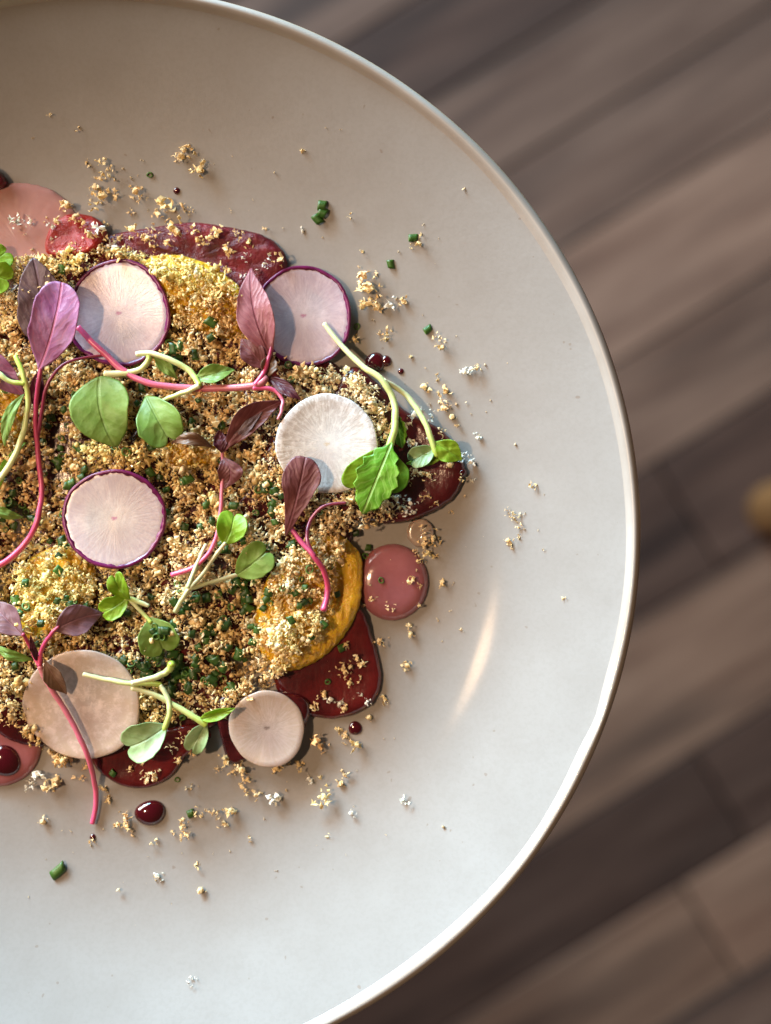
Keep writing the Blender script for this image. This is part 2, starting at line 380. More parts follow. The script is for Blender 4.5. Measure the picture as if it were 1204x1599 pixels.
lip = [(.1362, ze), (.1365, ze + .0003), (.1369, ze + .0017), (.1377, ze + .0027), (.1386, ze + .0027), (.1395, ze + .0018), (.1400, ze + .0005), (.1402, ze - .0008), (.1399, ze - .0020), (.139, ze - .0032)]
outer = [(.139, ze - .0032)] + [(r, float(zp(r)) - .0052) for r in np.linspace(.134, .064, 24)] + [(.060, TABLE + .004), (.0585, TABLE + .0006), (.0575, TABLE), (.0545, TABLE), (.0535, TABLE + .0008), (.052, TABLE + .0022), (.0004, TABLE + .0022)]
def sub(p):                          # prepare in the plate's own frame
    return [(r, z - TABLE) for r, z in p]
link('bowl', lathe(sub(inner), 256, wob_lip, M['plate'], 'bowl'), plate)
link('lip', lathe(sub(lip[:6]), 256, wob_lip, M['lip'], 'lip'), plate)
link('clay_edge', lathe(sub(lip[5:]), 256, wob_lip, M['clay'], 'clay_edge'), plate)
link('underside', lathe(sub(outer), 192, wob, M['plate'], 'underside'), plate)

# ------------------------------------------------------------------ height map of what lies on the plate
RES = .0005; X0, X1, Y0, Y1 = -.105, .120, -.125, .110
NX, NY = int((X1-X0)/RES)+1, int((Y1-Y0)/RES)+1
gx, gy = np.meshgrid(X0 + np.arange(NX)*RES, Y0 + np.arange(NY)*RES)
H = zp(np.hypot(gx, gy)); H0 = H.copy()
def ij(x, y): return min(max(int(round((y-Y0)/RES)), 0), NY-1), min(max(int(round((x-X0)/RES)), 0), NX-1)
def boxblur(a, r, it=2):
    for _ in range(it):
        for ax in (0, 1):
            p = np.pad(a, [(r+1, r) if k == ax else (0, 0) for k in (0, 1)], mode='edge')
            c = np.cumsum(p, axis=ax)
            n = a.shape[ax]
            hi = np.take(c, np.arange(2*r+1, 2*r+1+n), axis=ax); lo_ = np.take(c, np.arange(0, n), axis=ax)
            a = (hi - lo_)/(2*r+1)
    return a
def maxf(a, r):
    for ax in (0, 1):
        out = a.copy()
        for k in range(1, r+1):
            for s in (-k, k):
                out = np.maximum(out, np.roll(a, s, axis=ax))
        a = out
    return a
def soft(mr=5, br=5): return boxblur(maxf(H, mr), br)
def hat(G, x, y): i, j = ij(x, y); return float(G[i, j])
def at(px, py, G=None, up=0.):       # photo pixel -> point on the surface G (plus UP metres)
    G = H if G is None else G
    z = TABLE + .012
    for _ in range(4):
        x, y = W(px, py, z); z = hat(G, x, y) + up
    return Vector((x, y, z))
def stamp(me, mw=None):
    vs = [mw @ v.co if mw else v.co for v in me.vertices]
    tree = BVHTree.FromPolygons([tuple(v) for v in vs], [tuple(p.vertices) for p in me.polygons])
    xs = [v.x for v in vs]; ys = [v.y for v in vs]
    i0, j0 = ij(min(xs), min(ys)); i1, j1 = ij(max(xs), max(ys))
    dn = Vector((0, 0, -1))
    for i in range(i0, i1+1):
        for j in range(j0, j1+1):
            h = tree.ray_cast(Vector((X0 + j*RES, Y0 + i*RES, TABLE + .2)), dn)
            if h[0] is not None and h[0].z > H[i, j]: H[i, j] = h[0].z
def closed(pts, n):
    P = [Vector((p[0], p[1], 0)) for p in pts]; m = len(P); out = []
    for i in range(m):
        a, b, c, d = P[i-1], P[i], P[(i+1) % m], P[(i+2) % m]
        k = max(2, n//m)
        for q in range(k):
            t = q/k
            out.append(.5*((2*b) + (c-a)*t + (2*a-5*b+4*c-d)*t*t + (3*b-a-3*c+d)*t**3))
    return [(p.x, p.y) for p in out]
def circ(cx, cy, rx, ry=None, jit=.04, n=14, seed=0):
    rr = random.Random(int(cx*7 + cy*13 + seed)); ry = ry or rx
    return [(cx + rx*(1 + rr.uniform(-jit, jit))*math.cos(2*math.pi*k/n), cy + ry*(1 + rr.uniform(-jit, jit))*math.sin(2*math.pi*k/n)) for k in range(n)]
def slab(name, outline, t, mat, label, cat, group=None, edge=14., bumps=.00015, bscale=180, dome=0., lay=True, mr=5, br=5, rag=.012):
    o2 = closed(outline, 132); n = len(o2)
    cx = sum(p[0] for p in o2)/n; cy = sum(p[1] for p in o2)/n
    S = soft(mr, br) if lay else H0
    rings = [0, .2, .4, .58, .72, .83, .91, .96, .99, 1.0, .985]
    if rag: o2 = [(cx + (x-cx)*(1 + rag*mnoise.noise((x*.11, y*.11, 5.))), cy + (y-cy)*(1 + rag*mnoise.noise((x*.11, y*.11, 5.)))) for x, y in o2]
    c0 = at(cx, cy, S)
    v = []; f = []
    for q, s in enumerate(rings):
        for (px, py) in (o2 if s else o2[:1]):
            p = at(cx + (px-cx)*s, cy + (py-cy)*s, S)
            if q == len(rings)-1: zz = hat(H, p.x, p.y) - .0004
            else:
                zz = p.z + t*max(0., 1 - s**edge)**.5 + dome*(1 - s*s)
                zz += bumps*mnoise.noise(Vector((p.x, p.y, t))*bscale)*2*(1 - s**12)
                if s == 1.0: zz = p.z + t*.12
            v.append((p.x - c0.x, p.y - c0.y, zz - c0.z))
    for k in range(n): f.append((0, 1+k, 1+(k+1) % n))
    for q in range(1, len(rings)-1):
        a = 1 + (q-1)*n; b = a + n
        for k in range(n): f.append((a+k, b+k, b+(k+1) % n, a+(k+1) % n))
    me = mesh(name, v, [x[::-1] for x in f], mat); o = link(name, me, None, c0)
    bm = bmesh.new(); bm.from_mesh(me); bmesh.ops.recalc_face_normals(bm, faces=bm.faces); bm.to_mesh(me); bm.free()
    stamp(me, Matrix.Translation(c0))
    if label: tag(o, label, cat, group)
    return o

# --- pale and pink discs that lie on the plate itself, then the slices of raw fish
slab('sauce_disc', circ(33, 385, 100, 100, .015), .0022, M['gel2'], 'pale pink glossy disc of set sauce beside a bright red fish morsel', 'sauce', edge=10, bumps=.00001, lay=False)
slab('sauce_disc', circ(0, 1160, 66, 68, .02), .0022, M['gel'], 'dusty pink disc of set sauce under a dark wine coloured drop', 'sauce', edge=10, bumps=.00001, lay=False)
slab('shallot_slice', circ(657, 832, 21, 22, .05), .0016, M['pale'], 'pale translucent shallot slice topped by crumbs beside the pink disc', 'shallot')
slab('sauce_disc', circ(613, 909, 56, 60, .012), .0034, M['gel'], 'rosy pink disc of set sauce flecked with crumbs beside an orange segment', 'sauce', edge=4, bumps=.00001, lay=False)
FG = 'dark red fish slices layered under the crumbs'
FL = 'dark red raw fish slice layered beneath the golden crumbs'
for (cx, cy, rx, ry) in [(-120, 560, 120, 130), (-110, 820, 130, 140), (-90, 1050, 110, 110), (110, 500, 120, 90), (300, 560, 130, 110), (110, 690, 140, 120), (330, 740, 130, 130), (170, 900, 150, 120), (370, 920, 120, 110), (70, 1060, 120, 110), (265, 1070, 110, 90), (470, 640, 90, 90), (450, 830, 100, 90), (500, 740, 100, 80)]:
    slab('fish_slice', circ(cx, cy, rx, ry, .07, 12), .0018, M['fish'], FL, 'fish', FG, lay=True)
slab('fish_slice', [(545, 575), (590, 598), (632, 640), (690, 672), (722, 715), (724, 745), (708, 778), (670, 802), (610, 818), (545, 808), (505, 760), (500, 660)], .0026, M['fish'],
     'glossy dark red fish slice with a rounded end under a green sprout', 'fish')
slab('fish_slice', [(530, 950), (562, 950), (584, 1000), (596, 1055), (586, 1092), (556, 1114), (515, 1122), (465, 1110), (430, 1070), (425, 1000), (470, 960)], .0024, M['fish2'],
     'dark red fish slice with pale muscle lines below the orange segment', 'fish')
slab('fish_slice', [(130, 382), (180, 366), (240, 356), (300, 348), (360, 356), (410, 368), (440, 390), (449, 415), (440, 450), (400, 485), (340, 470), (260, 450), (180, 440), (130, 425)], .0030, M['fish3'],
     'wine red glistening fish slice with a rough marinated surface and scattered crumbs', 'fish', bumps=.0004, bscale=420)
slab('fish_slice', [(140, 1150), (200, 1150), (300, 1130), (330, 1150), (292, 1180), (268, 1212), (232, 1229), (196, 1228), (168, 1214), (146, 1192)], .0020, M['fish2'],
     'reddish fish slice tapering to a point beside the tan radish slice', 'fish')
slab('fish_slice', [(340, 1090), (400, 1080), (470, 1085), (484, 1115), (455, 1165), (400, 1180), (362, 1192), (345, 1150)], .0022, M['fish'],
     'small dark fish slice mostly covered by a tan radish round', 'fish')
slab('fish_morsel', [(78, 360), (108, 336), (148, 340), (166, 362), (152, 390), (112, 402), (74, 396)], .0024, M['chunk'],
     'bright red fish morsel between the pale pink disc and golden crumbs', 'fish', bumps=.0003, bscale=420)
slab('fish_morsel', [(-40, 262), (-8, 262), (9, 280), (8, 292), (-12, 300), (-45, 310)], .003, M['fish3'], 'small wine red fish morsel touching the pale pink disc', 'fish')

# --- orange segments
def segment(outline, label, t=.0036):
    o = slab('orange_segment', outline, t, M['citrus'], None, None, edge=5, bumps=.00022, bscale=260, rag=.02)
    tag(o, label, 'orange', 'orange segments')
    return o
segment([(560, 862), (566, 905), (558, 955), (528, 1005), (480, 1040), (430, 1045), (400, 1000), (405, 930), (450, 865), (520, 835)], 'yellow orange segment with a curved edge touching the rosy pink disc')
segment([(225, 410), (270, 398), (330, 415), (380, 455), (400, 500), (380, 530), (320, 520), (260, 490), (225, 455)], 'orange segment under yellow crumbs touching the wine red fish slice')
segment([(-60, 600), (0, 590), (32, 615), (40, 660), (20, 700), (-50, 705)], 'yellow orange segment dotted with chive rings beside the pale green stems')
segment([(40, 880), (100, 850), (140, 870), (150, 920), (110, 990), (50, 1010), (20, 960)], 'yellow orange segment under crumbs and small green chives')
segment([(255, 700), (290, 682), (335, 690), (340, 715), (310, 730), (265, 725)], 'small piece of yellow orange among crumbs under a maroon leaf', .004)
HB = H.copy()                        # before radishes and crumbs

# ------------------------------------------------------------------ radish slices
discs = []
def radish(px, py, r_px, flesh, label, skin=True, lift=.0028, tilt=(0, 0), th=.0009, egg=(1., 1., 0.), seed=1, bendz=.0013):
    S = soft(6, 12); c = at(px, py, S, lift)
    r = r_px*(CAM.z - c.z)/FPX
    n = 96; rr = random.Random(seed); ph = [rr.uniform(0, 6.28) for _ in range(4)]
    def rad(a):
        e = 1 + .020*math.sin(2*a + ph[0]) + .015*math.sin(3*a + ph[1]) + .007*math.sin(5*a + ph[2]) + .004*math.sin(11*a + ph[3])
        q = a - egg[2]
        return r*e/math.sqrt((math.cos(q)/egg[0])**2 + (math.sin(q)/egg[1])**2)
    def zoff(x, y): return x*tilt[0] + y*tilt[1] + bendz*((x*math.cos(ph[3]) + y*math.sin(ph[3]))/r)**2
    root = empty('radish_slice', c); tag(root, label, 'radish', 'thin radish slices')
    sk = .0008 if skin else 0.
    def ring(s, dz, inset=0., jag=0.):
        out = []
        for k in range(n):
            a = 2*math.pi*k/n; q = rad(a)*s - inset - jag*(.5 + .5*mnoise.noise((math.cos(a)*9 + seed, math.sin(a)*9, 1.)))
            x, y = q*math.cos(a), q*math.sin(a); out.append((x, y, zoff(x, y) + dz))
        return out
    def build(rs, first):
        v = []; f = []
        if first: v.append((0, 0, zoff(0, 0) + th/2))
        b0 = len(v)
        for q in rs: v += q
        if first:
            for k in range(n): f.append((0, b0+k, b0+(k+1) % n))
        for i in range(len(rs)-1):
            for k in range(n): f.append((b0+i*n+k, b0+(i+1)*n+k, b0+(i+1)*n+(k+1) % n, b0+i*n+(k+1) % n))
        if first:
            f.append(tuple(b0 + (len(rs)-1)*n + k for k in range(n)))
        return v, f
    h = th/2
    if skin:
        v, f = build([ring(.3, h), ring(.6, h), ring(.85, h), ring(1, h, sk*.75, .0002), ring(1, h*.7, sk*.5), ring(1, -h, sk*.6)], True)
        link('flesh', mesh('flesh', v, f, flesh), root)
        v, f = build([ring(1, h*.3, sk*1.2), ring(1, h + .00006, sk*.55, .0012), ring(1, h + .00006, sk*.30), ring(1, h*.5, 0), ring(1, -h*.5, 0), ring(1, -h - .0001, sk*.4), ring(1, -h*.6, sk*1.2)], False)
        link('skin', mesh('skin', v, f, M['skin']), root)
    else:
        v, f = build([ring(.3, h), ring(.6, h), ring(.85, h), ring(.97, h), ring(1, h*.4), ring(1, -h*.5), ring(.97, -h)], True)
        link('flesh', mesh('flesh', v, f, flesh), root)
    discs.append((c, r*max(egg[0], egg[1]), tilt, th, root))
    return root
radish(186, 490, 81, M['rad_p'], 'purple rimmed radish slice crossed by a pink stem, between two amaranth leaves', tilt=(.02, .05), egg=(.98, 1.05, 0), seed=3)
radish(474, 494, 77, M['rad_p'], 'purple rimmed radish slice partly under a rose pink leaf', tilt=(-.02, .06), egg=(1, 1, 0), seed=5, lift=.0022)
radish(179, 810, 79, M['rad_p2'], 'purple rimmed radish slice lying clear of any leaf or stem', tilt=(-.04, .05), egg=(1.0, 1.0, 0), seed=8, lift=.0050)
radish(511, 694, 77, M['rad_w'], 'bright white radish slice under a maroon leaf and green sprout', skin=False, tilt=(-.05, .08), egg=(1.04, 1.0, .6), seed=11, lift=.0050)
radish(129, 1100, 90, M['rad_d'], 'large tan translucent radish slice crossed by a long pink stem', skin=False, tilt=(.03, .12), egg=(1.0, .98, 0), seed=13, lift=.0028)
radish(417, 1137, 60, M['rad_t'], 'small tan radish slice with a dark starry core', skin=False, tilt=(-.02, .05), egg=(.98, 1.0, 0), seed=17, lift=.0010)
def disc_at(x, y):
    for c, r, tl, th, _ in discs:
        d = math.hypot(x - c.x, y - c.y)
        if d < r: return r - d, c.z + (x-c.x)*tl[0] + (y-c.y)*tl[1], th
    return None

# ------------------------------------------------------------------ crumbs
def ico():
    bm = bmesh.new(); bmesh.ops.create_icosphere(bm, subdivisions=1, radius=1)
    v = np.array([q.co[:] for q in bm.verts]); f = np.array([[q.index for q in p.verts] for p in bm.faces]); bm.free(); return v, f
ICO = ico()
def rot(r):
    q = r.normal(size=4); q /= np.linalg.norm(q); w, x, y, z = q
    return np.array([[1-2*(y*y+z*z), 2*(x*y-z*w), 2*(x*z+y*w)], [2*(x*y+z*w), 1-2*(x*x+z*z), 2*(y*z-x*w)], [2*(x*z-y*w), 2*(y*z+x*w), 1-2*(x*x+y*y)]])
def flake(r):
    n = int(r.integers(7, 10)); cv = r.uniform(.25, 1.0)*r.choice([-1, 1]); th = r.uniform(.07, .14)
    asp = r.uniform(.45, .95); a = np.arange(n)*2*math.pi/n + r.normal(size=n)*.18
    q = np.where(np.arange(n) % 2 == 0, r.uniform(.75, 1.05, n), r.uniform(.42, .72, n))
    x, y = q*np.cos(a), q*np.sin(a)*asp; z = cv*(x*x*.8 - .3) + .25*y*r.normal() + r.normal(size=n)*.12
    top = np.c_[x, y, z + th*.5]; bot = np.c_[x, y, z - th*.5]
    v = np.concatenate([[[0, 0, -.3*cv + th]], top, [[0, 0, -.3*cv - th]], bot]); f = []
    for k in range(n):
        k2 = (k+1) % n
        f += [(0, 1+k, 1+k2), (n+1, n+2+k2, n+2+k), (1+k, n+2+k, n+2+k2), (1+k, n+2+k2, 1+k2)]
    return v, np.array(f)
def ribbon(r):
    ns = 5; R0 = r.uniform(.35, .7); tot = r.uniform(1.6, 4.2); wd = r.uniform(.12, .26); th = r.uniform(.04, .07); pts = []; fs = []
    for k in range(ns+1):
        a = tot*(k/ns - .5); rr = R0*(1 + r.normal()*.14); w1 = wd*r.uniform(.4, 1.25); w2 = wd*r.uniform(.4, 1.25)
        for (q, s_) in ((rr+th, w1), (rr+th, -w2), (rr-th, -w2), (rr-th, w1)): pts.append((q*math.cos(a) - R0, q*math.sin(a), s_ + r.normal()*.03))
    for k in range(ns):
        for m_ in range(4):
            p, q = k*4+m_, k*4+(m_+1) % 4; fs += [(p, q, q+4), (p, q+4, p+4)]
    fs += [(0, 2, 1), (0, 3, 2), (ns*4, ns*4+1, ns*4+2), (ns*4, ns*4+2, ns*4+3)]
    return np.array(pts), np.array(fs)
def crumb_proto(r, nfl, nrib, spread=.42, core=0):
    V = []; F = []; b = 0
    if core:
        v = ICO[0]*(1 + r.normal(size=(len(ICO[0]), 1))*.22)*r.uniform(.26, .50, size=3); v = v @ rot(r).T; V.append(v); F.append(ICO[1]); b += len(v)
    for q in range(nfl + nrib):
        v, f = flake(r) if q < nfl else ribbon(r)
        v = (v*r.uniform(.22, .52)) @ rot(r).T + r.normal(size=3)*spread*(0 if nfl + nrib == 1 else 1)
        V.append(v); F.append(f+b); b += len(v)
    v = np.concatenate(V); v -= (v.max(0)+v.min(0))/2; v /= np.abs(v).max()
    return v, np.concatenate(F)
protos = [crumb_proto(rng, n, l, .46, c) for n, l, c in [(7, 1, 1), (8, 0, 1), (8, 1, 0), (6, 2, 1), (8, 1, 0), (7, 1, 1), (7, 2, 0), (6, 2, 1), (9, 0, 1), (7, 1, 1), (9, 1, 0), (6, 1, 1)]]
small = [crumb_proto(rng, n, l, .3) for n, l in [(3, 0), (2, 1), (4, 0), (3, 0), (2, 0), (3, 1)]] + [crumb_proto(rng, 2, 0, .3, 1), crumb_proto(rng, 1, 1, .3, 1)]
def pmesh(v, f): return mesh('crumb', v, f, M['crumb'], False)
proto_me = [pmesh(*p) for p in protos]; small_me = [pmesh(*p) for p in small]

TAN = np.array([.97, .69, .30]); BRN = np.array([.90, .54, .21]); YEL = np.array([.97, .76, .26]); CRM = np.array([.95, .80, .54]); WHT = np.array([.84, .80, .68]); ORG = np.array([.80, .38, .08])
yellows = [(300, 430, 90, 50, 1.), (70, 925, 95, 80, 1.), (200, 705, 100, 30, .6), (250, 410, 60, 30, .9), (60, 1060, 60, 50, .5), (300, 720, 60, 30, .5), (130, 400, 60, 30, .6), (480, 985, 60, 50, .55), (330, 950, 90, 40, .2), (240, 1100, 40, 40, .5), (100, 960, 60, 50, .6)]  # yellower patches: citrus juice, and brighter light painted into the crumb colour
oranges = [(350, 480, 45, 35, .8), (40, 985, 60, 30, .4), (300, 650, 90, 60, .2), (200, 620, 60, 40, .25)]
creams = [(560, 620, 90, 60, .7), (620, 780, 80, 40, .8), (430, 870, 90, 60, .35), (280, 920, 70, 50, .4)]
def infl(px, py, L): return max([w*math.exp(-(((px-a)/rx)**2 + ((py-b)/ry)**2)) for a, b, rx, ry, w in L])
def crumb_col(px, py, r):
    c = TAN + (BRN - TAN)*np.clip(r.normal(.3, .35), 0, 1)
    y = infl(px, py, yellows); c = c + (YEL - c)*min(1, y*1.1)
    c = c + (CRM - c)*infl(px, py, creams)*.9
    c = c + (ORG - c)*infl(px, py, oranges)*r.uniform(.2, 1.)
    if r.random() < .16: c = c + (CRM - c)*.8
    return np.clip(c*(1 + r.normal()*.09), .02, .95)
bed_poly = [(-240, 560), (-200, 480), (-60, 440), (20, 400), (70, 398), (120, 398), (160, 382), (230, 395), (290, 400), (340, 420), (380, 455), (400, 510), (400, 545), (440, 572), (500, 570), (560, 585), (600, 625), (612, 680), (600, 760), (640, 790), (600, 815), (555, 832), (535, 858), (528, 890), (522, 950), (495, 1000), (445, 1045), (425, 1075), (370, 1090), (340, 1120), (300, 1120), (255, 1130), (200, 1140), (100, 1190), (60, 1170), (40, 1140), (-20, 1110), (-80, 1120), (-170, 1100), (-240, 960), (-270, 760)]
def inpoly(x, y, P):
    c = False; j = len(P)-1
    for i in range(len(P)):
        if (P[i][1] > y) != (P[j][1] > y) and x < (P[j][0]-P[i][0])*(y-P[i][1])/(P[j][1]-P[i][1]) + P[i][0]: c = not c
        j = i
    return c
voids = [(85, 690, 34, 60, .95), (75, 770, 22, 30, .8), (20, 790, 28, 35, .9), (15, 860, 20, 25, .6), (285, 1045, 62, 42, .93), (220, 1035, 28, 18, .7), (345, 1055, 30, 25, .7), (395, 900, 36, 30, .75), (400, 945, 30, 28, .7), (415, 785, 26, 28, .6), (250, 760, 30, 25, .6), (335, 935, 30, 16, .8), (520, 600, 20, 12, .6), (560, 840, 26, 16, .9), (445, 935, 20, 20, .6), (540, 895, 22, 36, .93), (548, 945, 22, 40, .95), (515, 1000, 16, 16, .5), (270, 455, 34, 24, .55), (375, 500, 20, 18, .6), (15, 640, 34, 45, .85), (35, 395, 28, 16, .8), (290, 700, 26, 14, .5), (265, 690, 20, 14, .6), (400, 440, 30, 30, .8), (200, 985, 30, 25, .35), (140, 880, 26, 20, .4), (480, 800, 24, 24, .5), (430, 690, 16, 30, .4), (110, 960, 20, 15, .4)]
BV = []; BF = []; BC = []; nb = 0; big = []
cand = 0; placed = 0
while placed < 5800 and cand < 90000:
    cand += 1
    px, py = rng.uniform(-270, 650), rng.uniform(375, 1200)
    if not inpoly(px, py, bed_poly): continue
    vd = max([w*math.exp(-(((px-a)/rx)**2 + ((py-b)/ry)**2)**2) for a, b, rx, ry, w in voids])
    nz = mnoise.noise((px*.022, py*.022, 3.))
    if rng.random() < vd*.9 or (rng.random() < .25 and nz < -.15): continue
    p = at(px, py)
    cap = (.0050 + .0034*nz)*(1 - .75*vd)
    i, j = ij(p.x, p.y)
    if H[i, j] - HB[i, j] > cap: continue
    s = float(np.clip(rng.lognormal(math.log(.00140), .42), .0007, .0030))
    z = p.z + s*.30
    d = disc_at(p.x, p.y)
    if d is not None:
        if d[0] > .004: continue
        if z + s > d[1] - d[2]*.5:
            z = d[1] - d[2]*.5 - s
            if z < HB[i, j] - .0005: continue
    k = rng.integers(len(protos)); v, f = protos[k]
    c = crumb_col(px, py, rng)
    q = int(1.0*s/RES)
    if d is None:
        for ii in range(max(0, i-q), min(NY, i+q+1)):
            for jj in range(max(0, j-q), min(NX, j+q+1)):
                dd = ((ii-i)**2 + (jj-j)**2)*(RES/s)**2
                if dd < 1:
                    t = z + s*.40*(1-dd)
                    if t > H[ii, jj]: H[ii, jj] = t
    placed += 1
    Rm = rot(rng)
    big.append((s, k, Rm, (p.x, p.y, z), c, px, py))
big_sorted = sorted([b for b in big if -5 < b[5] < 1204 and disc_at(b[3][0], b[3][1]) is None], key=lambda b: -b[0])
# a crumb that shows on top of the bed and is large becomes a thing of its own
tops = [b for b in big_sorted if b[3][2] + b[0]*.35 > hat(H, b[3][0], b[3][1]) - .0004][:60]
topid = {id(b) for b in tops}
for b in big:
    if id(b) in topid: continue
    s, k, Rm, loc, c, _, _ = b; v, f = protos[k]
    BV.append((v*s) @ Rm.T + np.array(loc)); BF.append(f+nb); nb += len(v); BC.append(np.repeat(c[None], len(v), 0))
# fine dust of fragments in the bed
for _ in range(8500):
    px, py = rng.uniform(-200, 640), rng.uniform(380, 1195)
    if not inpoly(px, py, bed_poly): continue
    p = at(px, py)
    if disc_at(p.x, p.y): continue
    s = rng.uniform(.0004, .0010); v, f = small[rng.integers(len(small))]
    BV.append((v*s) @ rot(rng).T + np.array((p.x, p.y, p.z + s*.4))); BF.append(f+nb); nb += len(v); BC.append(np.repeat(crumb_col(px, py, rng)[None], len(v), 0))
VV = np.concatenate(BV); FF = np.concatenate(BF); CC = np.concatenate(BC)
me = bpy.data.meshes.new('crumb_bed')
me.vertices.add(len(VV)); me.vertices.foreach_set('co', VV.astype(np.float32).ravel())
me.loops.add(FF.size); me.loops.foreach_set('vertex_index', FF.astype(np.int32).ravel())
me.polygons.add(len(FF)); me.polygons.foreach_set('loop_start', np.arange(0, FF.size, 3, dtype=np.int32))
me.update(calc_edges=True); me.validate()
ca_ = me.color_attributes.new('Col', 'FLOAT_COLOR', 'POINT'); ca_.data.foreach_set('color', np.c_[CC, np.ones(len(CC))].astype(np.float32).ravel())
me.materials.append(M['crumb_bed'])
tag(link('crumb_bed', me), 'thick bed of grated golden crumbs heaped over the fish', 'crumbs', kind='stuff')
TG = 'large crumbs on top of the heap'
for s, k, Rm, loc, c, _, _ in tops:
    o = link('crumb', proto_me[k]); o.matrix_world = Matrix.Translation(loc) @ Matrix(Rm.tolist()).to_4x4() @ Matrix.Scale(s, 4)
    o.color = (*c, 1); tag(o, 'large curled golden crumb on top of the crumb heap', 'crumb', TG)

